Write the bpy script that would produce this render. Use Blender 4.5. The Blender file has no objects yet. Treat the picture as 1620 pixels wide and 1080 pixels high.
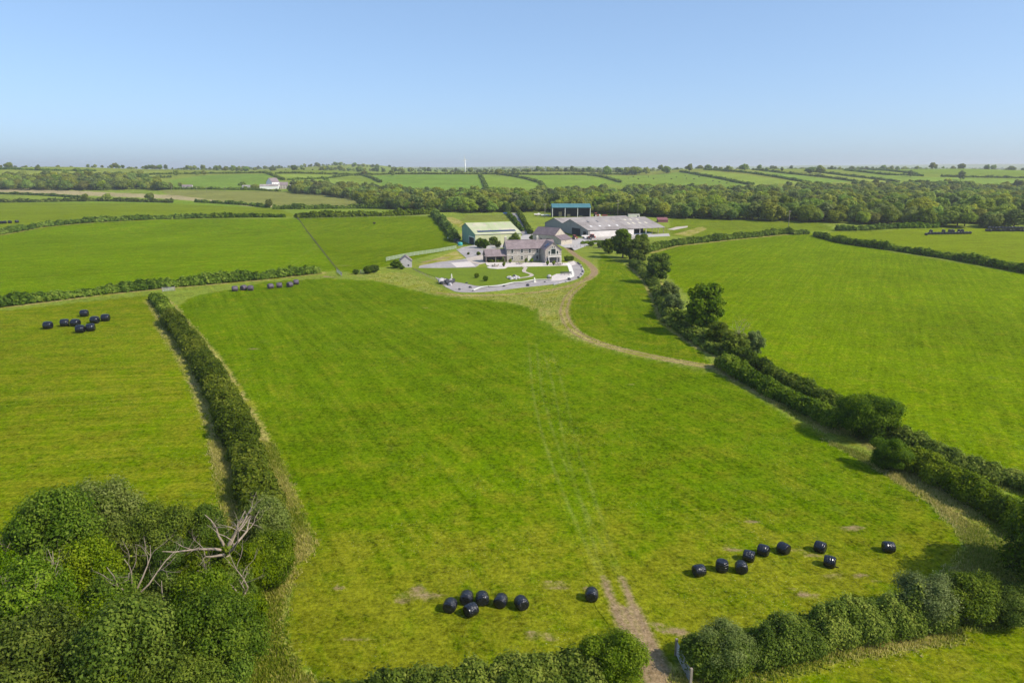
import bpy, math, random
import numpy as np
from mathutils import Vector, Matrix

# ------------------------------------------------------------------ camera, sky, sun, exposure
scene = bpy.context.scene
CAM_H = 38.0
PITCH = math.radians(14.14)
FPX, CX, CY = 1080.0, 810.0, 540.0          # focal length and centre in the photograph's pixels
cam_data = bpy.data.cameras.new('camera')
cam_data.lens = 24.0; cam_data.sensor_width = 36.0
cam_data.clip_start = 0.5; cam_data.clip_end = 60000
cam = bpy.data.objects.new('camera', cam_data)
scene.collection.objects.link(cam)
cam.location = (0, 0, CAM_H)
cam.rotation_euler = (math.radians(90) - PITCH, 0, 0)
scene.camera = cam

SUN_EL = math.radians(42)
SUN_AZ = math.radians(-22)                   # angle of the sun's ground direction from +X, towards the viewer
world = bpy.data.worlds.new('World'); scene.world = world
world.use_nodes = True
wn = world.node_tree.nodes; wl = world.node_tree.links
sky = wn.new('ShaderNodeTexSky'); sky.sky_type = 'NISHITA'
sky.sun_disc = False
sky.sun_elevation = SUN_EL
sky.sun_rotation = math.radians(90) - SUN_AZ
sky.altitude = 0; sky.air_density = 0.7; sky.dust_density = 1.2; sky.ozone_density = 5.0
bg = wn['Background']; bg.inputs['Strength'].default_value = 0.15
# the camera's tone curve: the whole sky evenly compressed and slightly cooled
gam = wn.new('ShaderNodeGamma'); gam.inputs['Gamma'].default_value = 0.6
wl.new(sky.outputs[0], gam.inputs['Color'])
tint = wn.new('ShaderNodeMix'); tint.data_type = 'RGBA'; tint.blend_type = 'MULTIPLY'
tint.inputs[0].default_value = 1.0; tint.inputs[7].default_value = (1.32, 1.53, 1.73, 1)
wl.new(gam.outputs[0], tint.inputs[6])
wl.new(tint.outputs[2], bg.inputs[0])
sun_data = bpy.data.lights.new('sun', 'SUN')
sun_data.energy = 3.8; sun_data.angle = math.radians(0.53); sun_data.color = (1.0, 0.915, 0.79)
sun = bpy.data.objects.new('sun', sun_data); scene.collection.objects.link(sun)
sd = Vector((math.cos(SUN_EL)*math.cos(SUN_AZ), math.cos(SUN_EL)*math.sin(SUN_AZ), math.sin(SUN_EL)))
sun.rotation_euler = sd.to_track_quat('Z', 'Y').to_euler()
sun.location = (60, -20, 120)
scene.view_settings.view_transform = 'Standard'
scene.view_settings.look = 'None'
scene.view_settings.exposure = 0.5
scene.view_settings.gamma = 1.0
scene.view_settings.use_curve_mapping = False
scene.render.engine = 'CYCLES'
scene.cycles.max_bounces = 6
scene.cycles.diffuse_bounces = 3
scene.cycles.glossy_bounces = 2
scene.cycles.transmission_bounces = 4
scene.cycles.transparent_max_bounces = 6
scene.cycles.volume_bounces = 0
scene.cycles.use_adaptive_sampling = True
scene.cycles.adaptive_threshold = 0.015

COL = scene.collection
rng = np.random.default_rng(7)
random.seed(7)

# ------------------------------------------------------------------ terrain
def sstep(a, b, v):
    t = np.clip((v - a) / (b - a), 0, 1)
    return t*t*(3 - 2*t)

CREST_X = np.array([-2600, -1400, -1000, -600, -300, 0, 250, 430, 800, 1200, 1700, 2600])
CREST_Z = np.array([39.0, 42.5, 41, 36, 29.5, 27.5, 31, 39.5, 38.5, 34, 31, 35])

def H(x, y):
    x = np.asarray(x, float); y = np.asarray(y, float)
    z = 3.6*sstep(400, 490, y)
    z = z - 2.0*sstep(560, 720, y)
    crest = np.interp(x, CREST_X, CREST_Z)
    rise = sstep(800, 1620, y)
    z = z + (crest - 1.6)*rise*0.55 + (crest - 1.6)*0.45*np.clip((y - 820)/800, 0, 1)
    z = z + rise*(1.8*np.sin(x/83 + 1) + 1.3*np.sin(x/47 + y/300) + 1.6*np.sin(x/210 + 2))
    far = sstep(1620, 2500, y)
    und = 4*np.sin(x/310 + 1.3 + y/900) + 3*np.sin(x/173 - y/420) + 2.5*np.sin(y/260 + x/700)
    z = z*(1 - far) + far*(27 + und)
    f2 = sstep(2600, 5200, y)
    z = z + f2*(8 + 5*np.sin(x/820 + 2.0) + 4*np.sin(x/430 + y/1500))
    z = z + 27*np.exp(-((x + 620)/230)**2 - ((y - 2900)/420)**2) + 9*np.exp(-((x + 1900)/500)**2 - ((y - 2600)/500)**2)
    f3 = sstep(5600, 10500, y)
    z = z + f3*(18 + 14*np.sin(x/2300 + 0.7) + 9*np.sin(x/1250 + 2.1) + 70*np.exp(-((x - 7400)/1700)**2) + 30*np.exp(-((x - 4300)/900)**2))
    return z

def ray(px, py):
    dx = (px - CX)/FPX; dy = (CY - py)/FPX
    return (dx, math.cos(PITCH) + dy*math.sin(PITCH), -math.sin(PITCH) + dy*math.cos(PITCH))

_TY = np.concatenate([np.linspace(20, 420, 200), np.geomspace(422, 13000, 1600)])
def at(px, py):
    """the point of the ground seen at a pixel of the photograph"""
    d = ray(px, py)
    if d[2] < 0:
        t = -CAM_H/d[2]
        if t*d[1] < 398:
            return Vector((d[0]*t, d[1]*t, 0.0))
    t = _TY/d[1]
    g = CAM_H + d[2]*t - H(d[0]*t, _TY)
    k = np.nonzero(g < 0)[0]
    if len(k) == 0:
        i = int(np.argmin(g[:1000]))
        tt = t[i]
    else:
        i = int(k[0]); f = g[i-1]/(g[i-1] - g[i]); tt = t[i-1] + f*(t[i] - t[i-1])
    x, y = d[0]*tt, d[1]*tt
    return Vector((x, y, float(H(x, y))))

def at_z(px, py, z):
    """the point at height z above the flat near ground seen at a pixel"""
    d = ray(px, py); t = (z - CAM_H)/d[2]
    return Vector((d[0]*t, d[1]*t, z))

def pts(l): return [at(*p) for p in l]

# ------------------------------------------------------------------ object helpers
def tag(o, label, cat, group=None, kind=None):
    o['label'] = label
    if cat: o['category'] = cat
    if group: o['group'] = group
    if kind: o['kind'] = kind
    return o

def empty(name, loc, rz=0.0, sc=1.0):
    o = bpy.data.objects.new(name, None)
    o.empty_display_size = 0.3
    COL.objects.link(o)
    o.location = loc; o.rotation_euler = (0, 0, rz)
    o.scale = (sc, sc, sc) if not isinstance(sc, (tuple, list)) else sc
    return o

def mesh_np(name, V, F, mats, attrs=None, smooth=False, fmat=None):
    """mesh from numpy arrays: V (n,3); F a list of equal-length face index arrays [(m,k), ...]"""
    me = bpy.data.meshes.new(name)
    V = np.asarray(V, np.float32)
    me.vertices.add(len(V)); me.vertices.foreach_set('co', V.ravel())
    F = [np.asarray(f, np.int32) for f in F if len(f)]
    loops = np.concatenate([f.ravel() for f in F])
    tot = np.concatenate([np.full(len(f), f.shape[1], np.int32) for f in F])
    start = np.concatenate([[0], np.cumsum(tot)[:-1]]).astype(np.int32)
    me.loops.add(len(loops)); me.loops.foreach_set('vertex_index', loops)
    me.polygons.add(len(tot)); me.polygons.foreach_set('loop_start', start)
    me.polygons.foreach_set('loop_total', tot)
    if smooth: me.polygons.foreach_set('use_smooth', np.ones(len(tot), bool))
    if fmat is not None: me.polygons.foreach_set('material_index', np.asarray(fmat, np.int32))
    for m in (mats if isinstance(mats, (list, tuple)) else [mats]): me.materials.append(m)
    for k, a in (attrs or {}).items():
        a = np.asarray(a, np.float32)
        if a.ndim == 2:
            at_ = me.attributes.new(k, 'FLOAT_COLOR', 'POINT')
            at_.data.foreach_set('color', np.concatenate([a, np.ones((len(a), 1), np.float32)], 1).ravel())
        else:
            at_ = me.attributes.new(k, 'FLOAT', 'POINT'); at_.data.foreach_set('value', a)
    me.update(calc_edges=True)
    me.validate()
    return me

def obj(name, me, parent=None, loc=None):
    o = bpy.data.objects.new(name, me); COL.objects.link(o)
    if parent is not None: o.parent = parent
    if loc is not None: o.location = loc
    return o

class MB:
    """collects shapes for ONE mesh"""
    def __init__(s): s.v = []; s.f = []
    def add(s, v, f):
        n = len(s.v); s.v += [tuple(p) for p in v]; s.f += [tuple(i + n for i in q) for q in f]; return s
    def box(s, x0, x1, y0, y1, z0, z1):
        return s.add([(x0,y0,z0),(x1,y0,z0),(x1,y1,z0),(x0,y1,z0),(x0,y0,z1),(x1,y0,z1),(x1,y1,z1),(x0,y1,z1)],
                     [(0,3,2,1),(4,5,6,7),(0,1,5,4),(1,2,6,5),(2,3,7,6),(3,0,4,7)])
    def slab(s, p, t, n=None):
        """a plate: polygon p (counter-clockwise from above/outside) and its copy pushed back by t along the normal"""
        P = [Vector(q) for q in p]; n = n or (P[1]-P[0]).cross(P[-1]-P[0]).normalized(); k = len(P)
        v = P + [q - n*t for q in P]
        f = [tuple(range(k)), tuple(range(2*k-1, k-1, -1))] + [((i+1) % k, i, i+k, (i+1) % k + k) for i in range(k)]
        return s.add(v, f)
    def tube(s, path, rad, n=6, cap=True):
        P = [Vector(q) for q in path]; R = rad if isinstance(rad, (list, tuple)) else [rad]*len(P)
        v = []; f = []
        up = None
        for i, p in enumerate(P):
            d = (P[min(i+1, len(P)-1)] - P[max(i-1, 0)]).normalized()
            a = Vector((0,0,1)) if abs(d.z) < .9 else Vector((1,0,0))
            u = d.cross(a).normalized(); w = d.cross(u)
            if up is not None and u.dot(up) < 0: u = -u; w = -w
            up = u
            for k in range(n):
                t = 2*math.pi*k/n; v.append(p + (u*math.cos(t) + w*math.sin(t))*R[i])
        for i in range(len(P)-1):
            for k in range(n):
                f.append((i*n+k, i*n+(k+1) % n, (i+1)*n+(k+1) % n, (i+1)*n+k))
        if cap:
            f.append(tuple(range(n-1, -1, -1))); f.append(tuple((len(P)-1)*n + k for k in range(n)))
        return s.add(v, f)
    def mesh(s, name, mat, smooth=False):
        me = bpy.data.meshes.new(name); me.from_pydata(s.v, [], s.f); me.materials.append(mat)
        if smooth: me.polygons.foreach_set('use_smooth', np.ones(len(me.polygons), bool))
        me.update(); return me
    def build(s, name, mat, parent=None, smooth=False):
        return obj(name, s.mesh(name, mat, smooth), parent)

def resample(P, step):
    P = np.array([[p[0], p[1]] for p in P], float)
    seg = np.linalg.norm(np.diff(P, axis=0), axis=1); L = np.concatenate([[0], np.cumsum(seg)])
    n = max(2, int(L[-1]/step) + 1); s = np.linspace(0, L[-1], n)
    return np.stack([np.interp(s, L, P[:, 0]), np.interp(s, L, P[:, 1])], 1), s

def smooth_line(P, step=2.0, it=6):
    """rounded polyline"""
    Q, _ = resample(P, step)
    for _ in range(it):
        M = Q.copy(); M[1:-1] = .25*Q[:-2] + .5*Q[1:-1] + .25*Q[2:]; Q = M
    return Q

# ------------------------------------------------------------------ materials
def nmat(name):
    m = bpy.data.materials.new(name); m.use_nodes = True
    nt = m.node_tree; b = nt.nodes['Principled BSDF']
    return m, nt, b
def N(nt, t, **kw):
    n = nt.nodes.new(t)
    for k, v in kw.items():
        if k.startswith('i_'):
            key = k[2:]; key = int(key) if key.isdigit() else key
            n.inputs[key].default_value = v
        else: setattr(n, k, v)
    return n
def mathn(nt, op, a, b=None, c=None, clamp=False):
    n = nt.nodes.new('ShaderNodeMath'); n.operation = op; n.use_clamp = clamp
    for i, v in enumerate((a, b, c)):
        if v is None: continue
        if isinstance(v, (int, float)): n.inputs[i].default_value = v
        else: nt.links.new(v, n.inputs[i])
    return n.outputs[0]
def mixc(nt, f, a, b, blend='MIX'):
    n = nt.nodes.new('ShaderNodeMix'); n.data_type = 'RGBA'; n.blend_type = blend
    for sock, v in ((n.inputs[0], f), (n.inputs[6], a), (n.inputs[7], b)):
        if isinstance(v, (int, float)): sock.default_value = v
        elif isinstance(v, tuple): sock.default_value = (*v, 1)
        else: nt.links.new(v, sock)
    return n.outputs[2]
def maprange(nt, v, a, b, c=0.0, d=1.0, smooth=True):
    n = nt.nodes.new('ShaderNodeMapRange'); n.interpolation_type = 'SMOOTHSTEP' if smooth else 'LINEAR'
    nt.links.new(v, n.inputs[0])
    for i, q in zip((1, 2, 3, 4), (a, b, c, d)): n.inputs[i].default_value = q
    return n.outputs[0]
def noise(nt, vec, scale, detail=3, rough=.55, out=0):
    n = nt.nodes.new('ShaderNodeTexNoise'); n.inputs['Scale'].default_value = scale
    n.inputs['Detail'].default_value = detail; n.inputs['Roughness'].default_value = rough
    if vec is not None: nt.links.new(vec, n.inputs['Vector'])
    return n.outputs[out]
def bump(nt, b, h, dist, strength=1.0):
    n = nt.nodes.new('ShaderNodeBump'); n.inputs['Distance'].default_value = dist; n.inputs['Strength'].default_value = strength
    nt.links.new(h, n.inputs['Height']); nt.links.new(n.outputs[0], b.inputs['Normal'])

def plain(name, col, rough=.7, metal=0.0, var=.15, scale=2.0, col2=None, bmp=0.0, spec=.4):
    """a weathered surface: colour broken up by two scales of noise"""
    m, nt, b = nmat(name)
    tc = N(nt, 'ShaderNodeNewGeometry').outputs['Position']
    n1 = noise(nt, tc, scale, 4); n2 = noise(nt, tc, scale*.17, 3)
    f = mathn(nt, 'ADD', mathn(nt, 'MULTIPLY', n1, .6), mathn(nt, 'MULTIPLY', n2, .4))
    f = maprange(nt, f, .3, .7, smooth=False)
    lo = tuple(c*(1-var) for c in col); hi = col2 if col2 else tuple(min(1, c*(1+var)) for c in col)
    nt.links.new(mixc(nt, f, lo, hi), b.inputs['Base Color'])
    b.inputs['Roughness'].default_value = rough; b.inputs['Metallic'].default_value = metal
    b.inputs['Specular IOR Level'].default_value = spec
    if bmp: bump(nt, b, n1, bmp)
    return m

def ground_mat():
    m, nt, b = nmat('field_ground')
    pos = N(nt, 'ShaderNodeNewGeometry').outputs['Position']
    A = lambda n: N(nt, 'ShaderNodeAttribute', attribute_name=n)
    col = A('col').outputs['Color']; mow = A('mow').outputs['Fac']
    dry = A('dry').outputs['Fac']; dirt = A('dirt').outputs['Fac']; wild = A('wild').outputs['Fac']
    sep = N(nt, 'ShaderNodeSeparateXYZ'); nt.links.new(pos, sep.inputs[0])
    # streaks left by mowing: noise squeezed along the swath
    cmb = N(nt, 'ShaderNodeCombineXYZ')
    nt.links.new(mathn(nt, 'MULTIPLY', sep.outputs[0], .03), cmb.inputs[0])
    nt.links.new(mathn(nt, 'MULTIPLY', sep.outputs[1], .03), cmb.inputs[1])
    nt.links.new(mathn(nt, 'MULTIPLY', mow, .8), cmb.inputs[2])
    streak = noise(nt, cmb.outputs[0], 1.0, 4, .7)
    n_l = noise(nt, pos, .022, 3, .5)
    n_m = noise(nt, pos, .16, 4, .6)
    n_s = noise(nt, pos, 1.1, 3, .65)
    n_f = noise(nt, pos, 4.5, 2, .7)
    # brightness: a broad range of tuft sizes, so that some of it shows at every distance
    n_b = noise(nt, pos, .8, 6, .8)
    n_c = noise(nt, pos, 2.2, 4, .85)
    v = mathn(nt, 'ADD', mathn(nt, 'MULTIPLY', maprange(nt, n_m, .3, .7, -1, 1, False), .14),
              mathn(nt, 'MULTIPLY', maprange(nt, n_b, .36, .64, -1, 1, False), .30))
    v = mathn(nt, 'ADD', v, mathn(nt, 'MULTIPLY', maprange(nt, n_c, .36, .64, -1, 1, False), .46))
    v = mathn(nt, 'ADD', v, mathn(nt, 'MULTIPLY', maprange(nt, streak, .35, .65, -1, 1, False), .13))
    v = mathn(nt, 'ADD', v, mathn(nt, 'MULTIPLY', maprange(nt, n_l, .3, .7, -1, 1, False), .12))
    v = mathn(nt, 'MAXIMUM', mathn(nt, 'ADD', v, 1.0), .25)
    hs = N(nt, 'ShaderNodeHueSaturation'); nt.links.new(col, hs.inputs['Color'])
    nt.links.new(mathn(nt, 'ADD', maprange(nt, n_b, .3, .7, .018, -.018, False), .5), hs.inputs['Hue'])
    c = hs.outputs[0]
    # yellower thin patches
    n_y = noise(nt, pos, .21, 6, .72)
    y = mathn(nt, 'ADD', mathn(nt, 'MULTIPLY', n_y, .75), mathn(nt, 'ADD', mathn(nt, 'MULTIPLY', streak, .3), mathn(nt, 'MULTIPLY', n_s, .2)))
    y = mathn(nt, 'ADD', y, mathn(nt, 'MULTIPLY', wild, .24))
    ym = maprange(nt, y, .59, .85, 0, .74)
    c = mixc(nt, ym, c, (.185, .178, .010))
    # grey green clover patches
    g = noise(nt, pos, .27, 4, .6, 0); g2 = noise(nt, pos, .045, 2)
    gm = mathn(nt, 'MULTIPLY', maprange(nt, g, .56, .72), maprange(nt, g2, .45, .65, 0, .5))
    c = mixc(nt, gm, c, (.085, .130, .016))
    fl = noise(nt, pos, 6.5, 1, .5); fp = noise(nt, pos, .06, 2)
    c = mixc(nt, mathn(nt, 'MULTIPLY', maprange(nt, fl, .70, .76), maprange(nt, fp, .45, .6, .1, .8)), c, (.42, .43, .27))
    mk = A('mark').outputs['Fac']
    c = mixc(nt, mathn(nt, 'MULTIPLY', mk, maprange(nt, n_m, .35, .65, .06, .42, False)), c, (.20, .215, .045))
    # straw
    dn = mathn(nt, 'ADD', dry, mathn(nt, 'MULTIPLY', mathn(nt, 'SUBTRACT', n_s, .5), 2.6))
    dn = mathn(nt, 'ADD', dn, mathn(nt, 'MULTIPLY', mathn(nt, 'SUBTRACT', n_m, .5), 3.0))
    dm = maprange(nt, dn, -.35, .7, 0, .9)
    straw = mixc(nt, maprange(nt, n_f, .3, .7, 0, 1, False), (.27, .23, .055), (.45, .37, .15))
    straw = mixc(nt, maprange(nt, n_m, .42, .62), straw, (.190, .195, .020))
    c = mixc(nt, dm, c, straw)
    # bare earth
    en = mathn(nt, 'ADD', dirt, mathn(nt, 'MULTIPLY', mathn(nt, 'SUBTRACT', n_s, .5), .8))
    en = mathn(nt, 'ADD', en, mathn(nt, 'MULTIPLY', mathn(nt, 'SUBTRACT', n_f, .5), .45))
    em = maprange(nt, en, -.3, .4, 0, .88)
    earth = mixc(nt, maprange(nt, n_f, .3, .7, 0, 1, False), (.20, .130, .072), (.33, .235, .145))
    c = mixc(nt, em, c, earth)
    hv = N(nt, 'ShaderNodeHueSaturation'); nt.links.new(c, hv.inputs['Color']); nt.links.new(mathn(nt, 'ADD', mathn(nt, 'MULTIPLY', mathn(nt, 'SUBTRACT', v, 1.0), mathn(nt, 'SUBTRACT', 1.0, mathn(nt, 'MULTIPLY', em, .6))), 1.0), hv.inputs['Value'])
    nt.links.new(hv.outputs[0], b.inputs['Base Color'])
    b.inputs['Roughness'].default_value = .85
    b.inputs['Specular IOR Level'].default_value = 0.0
    hgt = mathn(nt, 'ADD', mathn(nt, 'MULTIPLY', n_s, .6), mathn(nt, 'MULTIPLY', n_f, .4))
    bump(nt, b, hgt, .22, .8)
    return m

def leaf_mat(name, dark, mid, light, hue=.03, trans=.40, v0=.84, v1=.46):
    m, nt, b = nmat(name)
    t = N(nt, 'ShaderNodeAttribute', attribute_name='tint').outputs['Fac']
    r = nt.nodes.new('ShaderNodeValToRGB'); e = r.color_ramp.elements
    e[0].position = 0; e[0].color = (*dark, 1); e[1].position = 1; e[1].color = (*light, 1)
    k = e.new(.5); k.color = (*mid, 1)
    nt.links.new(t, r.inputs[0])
    oi = N(nt, 'ShaderNodeObjectInfo').outputs['Random']
    hs = N(nt, 'ShaderNodeHueSaturation'); nt.links.new(r.outputs[0], hs.inputs['Color'])
    nt.links.new(mathn(nt, 'MULTIPLY_ADD', oi, hue*2, .5 - hue), hs.inputs['Hue'])
    w = mathn(nt, 'FRACT', mathn(nt, 'MULTIPLY', oi, 17.31))
    nt.links.new(mathn(nt, 'MULTIPLY_ADD', w, v1, v0), hs.inputs['Value'])
    nt.links.new(mathn(nt, 'MULTIPLY_ADD', mathn(nt, 'FRACT', mathn(nt, 'MULTIPLY', oi, 7.7)), .16, .94), hs.inputs['Saturation'])
    nt.links.new(hs.outputs[0], b.inputs['Base Color'])
    b.inputs['Roughness'].default_value = .65; b.inputs['Specular IOR Level'].default_value = .1
    tr = N(nt, 'ShaderNodeBsdfTranslucent'); nt.links.new(hs.outputs[0], tr.inputs[0])
    mx = N(nt, 'ShaderNodeMixShader'); mx.inputs[0].default_value = trans
    nt.links.new(b.outputs[0], mx.inputs[1]); nt.links.new(tr.outputs[0], mx.inputs[2])
    nt.links.new(mx.outputs[0], nt.nodes['Material Output'].inputs[0])
    return m

M = {}
M['ground'] = ground_mat()
M['hedge'] = leaf_mat('hedge_leaves', (.034,.066,.004), (.112,.172,.010), (.235,.285,.032), .014)
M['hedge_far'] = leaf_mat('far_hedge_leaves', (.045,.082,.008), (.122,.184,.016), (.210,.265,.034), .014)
M['tree'] = leaf_mat('tree_leaves', (.028,.060,.004), (.098,.160,.008), (.215,.275,.026), .014)
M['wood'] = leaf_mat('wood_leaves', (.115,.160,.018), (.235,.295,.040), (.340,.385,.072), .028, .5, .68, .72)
M['willow'] = leaf_mat('grey_green_leaves', (.060,.095,.018), (.150,.198,.042), (.255,.290,.095), .012)
M['bark'] = plain('bark', (.10,.080,.060), .9, var=.4, scale=6)
M['dead'] = plain('bleached_deadwood', (.29,.23,.17), .85, var=.35, scale=5)
M['ivy'] = leaf_mat('ivy_leaves', (.05,.08,.005), (.13,.185,.010), (.22,.27,.02), .01)
# ------------------------------------------------------------------ foliage
def leaf_quads(P, Nr, S, tint, asp=.62):
    n = len(P)
    R = rng.normal(size=(n, 3)); T = np.cross(Nr, R); T /= np.linalg.norm(T, axis=1, keepdims=True) + 1e-9
    B = np.cross(Nr, T)
    S = S[:, None]
    V = np.stack([P + T*S, P + B*S*asp + Nr*S*.18, P - T*S, P - B*S*asp + Nr*S*.18], 1).reshape(-1, 3)
    F = np.arange(4*n).reshape(n, 4)
    return V, F, np.repeat(tint, 4)

def _ico():
    t = (1 + 5**.5)/2
    v = np.array([(-1,t,0),(1,t,0),(-1,-t,0),(1,-t,0),(0,-1,t),(0,1,t),(0,-1,-t),(0,1,-t),(t,0,-1),(t,0,1),(-t,0,-1),(-t,0,1)], float)
    f = [(0,11,5),(0,5,1),(0,1,7),(0,7,10),(0,10,11),(1,5,9),(5,11,4),(11,10,2),(10,7,6),(7,1,8),(3,9,4),(3,4,2),(3,2,6),(3,6,8),(3,8,9),(4,9,5),(2,4,11),(6,2,10),(8,6,7),(9,8,1)]
    return v/np.linalg.norm(v[0]), np.array(f)
ICO_V, ICO_F = _ico()

def foliage(C, R, leaf, cover=2.2, core=.74, low=-.35, neigh=None, tint0=None, spread=.13, up=.35, stray=.06, tvar=.30):
    """leaf-sized faces over a union of round clumps: C centres (n,3), R radii (n,) or (n,3). Returns V, F, tint"""
    C = np.asarray(C, float); R = np.asarray(R, float)
    if R.ndim == 1: R = np.repeat(R[:, None], 3, 1)
    n = len(C)
    if tint0 is None: tint0 = rng.uniform(.32, .68, n)
    Ps = []; Ns = []; Ss = []; Ts = []
    la = 1.24*leaf*leaf
    for i in range(n):
        area = 4*math.pi*((R[i,0]*R[i,1] + R[i,0]*R[i,2] + R[i,1]*R[i,2])/3)*(1 - low)/2
        k = max(6, int(area*cover/la))
        D = rng.normal(size=(k, 3)); D /= np.linalg.norm(D, axis=1, keepdims=True)
        D = D[D[:, 2] > low]
        rad = 1 + rng.normal(0, spread*.5, len(D)) - np.abs(rng.normal(0, spread*.6, len(D)))
        out = rng.random(len(D)) < stray
        rad = np.where(out, rad + rng.uniform(.05, .32, len(D)), rad)
        P = C[i] + D*R[i]*rad[:, None]
        idx = range(n) if neigh is None else range(max(0, i - neigh), min(n, i + neigh + 1))
        keep = np.ones(len(P), bool)
        for j in idx:
            if j != i:
                q = (P - C[j])/R[j]
                keep &= (q*q).sum(1) > .72
        P = P[keep]; D = D[keep]; rad = rad[keep]
        Nn = D + rng.normal(0, .42, D.shape); Nn[:, 2] += up
        Nn /= np.linalg.norm(Nn, axis=1, keepdims=True)
        Ps.append(P); Ns.append(Nn); Ss.append(leaf*np.clip(rng.lognormal(-.06, .33, len(P)), .45, 1.6))
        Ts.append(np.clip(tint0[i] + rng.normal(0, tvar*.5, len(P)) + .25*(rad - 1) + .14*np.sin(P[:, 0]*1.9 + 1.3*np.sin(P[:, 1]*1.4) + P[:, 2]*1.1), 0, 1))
    P = np.concatenate(Ps); Nn = np.concatenate(Ns); S = np.concatenate(Ss); T = np.concatenate(Ts)
    V, F, t = leaf_quads(P, Nn, S, T)
    CV = (C[:, None, :] + ICO_V[None]*R[:, None, :]*core).reshape(-1, 3)
    CF = (ICO_F[None] + (np.arange(n)*12)[:, None, None]).reshape(-1, 3) + len(V)
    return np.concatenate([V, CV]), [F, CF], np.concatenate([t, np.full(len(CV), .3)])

def leaf_mesh(name, mat, C, R, leaf, **kw):
    V, F, t = foliage(C, R, leaf, **kw)
    return mesh_np(name, V, F, mat, {'tint': t})

HEDGE_LINES = []       # (polyline, half width) for the rough margins
def hedge(px, w, h, label, leaf=None, name='hedge', group=None, mat='hedge', lump=.24, cover=2.0, margin=None, world_pts=None, step=None, gaps=()):
    """px: pixels along the foot of the hedge; w half width, h height"""
    P = world_pts if world_pts is not None else pts(px)
    d = float(np.mean([math.hypot(p[0], p[1]) for p in P]))
    L = smooth_line(P, 1.5, 3)
    if margin is not None: HEDGE_LINES.append((resample(L, 6.0)[0], w + margin))
    st = step or max(.55*w, .7)
    Q, s = resample(L, st)
    for g0, g1 in gaps:
        k = (s < g0*s[-1]) | (s > g1*s[-1]); Q = Q[k]; s = s[k]
    n = len(Q)
    tg = np.gradient(Q, axis=0); tg /= np.linalg.norm(tg, axis=1, keepdims=True) + 1e-9
    nr = np.stack([-tg[:, 1], tg[:, 0]], 1)
    cen = []; rad = []
    ph = rng.uniform(0, 9); t0s = []
    for i in range(n):
        k = 1 + .6*lump*math.sin(s[i]/4.3 + ph) + .5*lump*math.sin(s[i]/11.7 + 2*ph) + lump*rng.uniform(-.7, .7)
        sec = .5 + .16*math.sin(s[i]/6.1 + 3*ph) + .12*math.sin(s[i]/2.7 + ph)
        hh = h*k; ww = w*(1 + lump*rng.uniform(-.7, .6))
        ks = (-1, 1, 0) if w > 1.0 else (0,)
        for sgn in ks:
            off = sgn*ww*.50 + rng.uniform(-.16, .16)*w
            x, y = Q[i] + nr[i]*off + tg[i]*rng.uniform(-.3, .3)*st
            z = float(H(x, y))
            hz = hh*rng.uniform(.80, 1.05)*(1.06 if sgn == 0 else .93)
            q = ww*rng.uniform(.48, .66) if w > 1.0 else ww
            cen.append((x, y, z + hz - hz*.56)); rad.append((q, q, hz*.56)); t0s.append(sec + rng.uniform(-.16, .16))
    lf = leaf or max(.115, .0015*d)
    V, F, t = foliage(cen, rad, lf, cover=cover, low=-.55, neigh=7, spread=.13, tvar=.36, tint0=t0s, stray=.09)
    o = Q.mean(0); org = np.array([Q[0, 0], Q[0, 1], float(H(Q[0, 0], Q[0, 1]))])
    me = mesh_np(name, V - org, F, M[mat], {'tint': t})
    ob = obj(name, me, loc=org)
    tag(ob, label, 'hedge', group)
    return ob

# tree prototypes: trunk with limbs, crown of leaf clumps; drawn at a height of 10 m
def tree_proto(seed, leaf, wide=.42, nb=14, base=.25, mat='tree', cover=2.0, squash=.9, limbs=6, tall=1.0, open_=.0, spread=.15, rr0=.20, rr1=.46, stray=.10):
    r = random.Random(seed)
    C = []; R = []
    Hh = 10.0; rx = Hh*wide; z0 = Hh*base; zc = (Hh + z0)/2; rz = (Hh - z0)/2
    for i in range(nb):
        for _ in range(60):
            d = Vector((r.gauss(0, 1), r.gauss(0, 1), r.gauss(0, 1))).normalized()*(r.random()**.45)
            rr = rx*r.uniform(rr0, rr1)*(1 - .25*open_)
            e_ = r.uniform(.78, 1.14); c = Vector((d.x*(rx - rr*.6)*e_, d.y*(rx - rr*.6)*e_, zc + d.z*(rz - rr*.6)*e_))
            if c.z > zc and math.hypot(c.x, c.y) > rx*.8: continue
            if all((c - q).length > (rr + s)*(.52 + .25*open_) for q, s in zip(C, R)): break
        C.append(c); R.append(rr)
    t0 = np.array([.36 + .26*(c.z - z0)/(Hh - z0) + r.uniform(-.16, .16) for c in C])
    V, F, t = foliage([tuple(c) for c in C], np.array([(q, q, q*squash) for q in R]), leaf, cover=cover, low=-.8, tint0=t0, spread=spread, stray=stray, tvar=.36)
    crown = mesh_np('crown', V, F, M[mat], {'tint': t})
    mb = MB()
    tr = .26
    bend = Vector((r.uniform(-.3, .3), r.uniform(-.3, .3), 0))
    top = Vector((bend.x*2, bend.y*2, Hh*.62))
    mb.tube([(0, 0, -.4), (0, 0, .1), bend*.5 + Vector((0, 0, Hh*.2)), bend*1.3 + Vector((0, 0, Hh*.42)), top], [tr*1.5, tr*1.15, tr*.9, tr*.6, tr*.2], 8)
    order = sorted(range(nb), key=lambda i: -R[i])[:limbs]
    for i in order:
        c = C[i]; f = r.uniform(.18, .45)
        a = bend*f*2.5 + Vector((0, 0, Hh*f)); mid = (a + c)/2 + Vector((0, 0, .4))
        mb.tube([a, mid, c], [tr*.45, tr*.3, tr*.08], 5)
    trunk = mb.mesh('trunk', M['bark'], True)
    return crown, trunk

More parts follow.
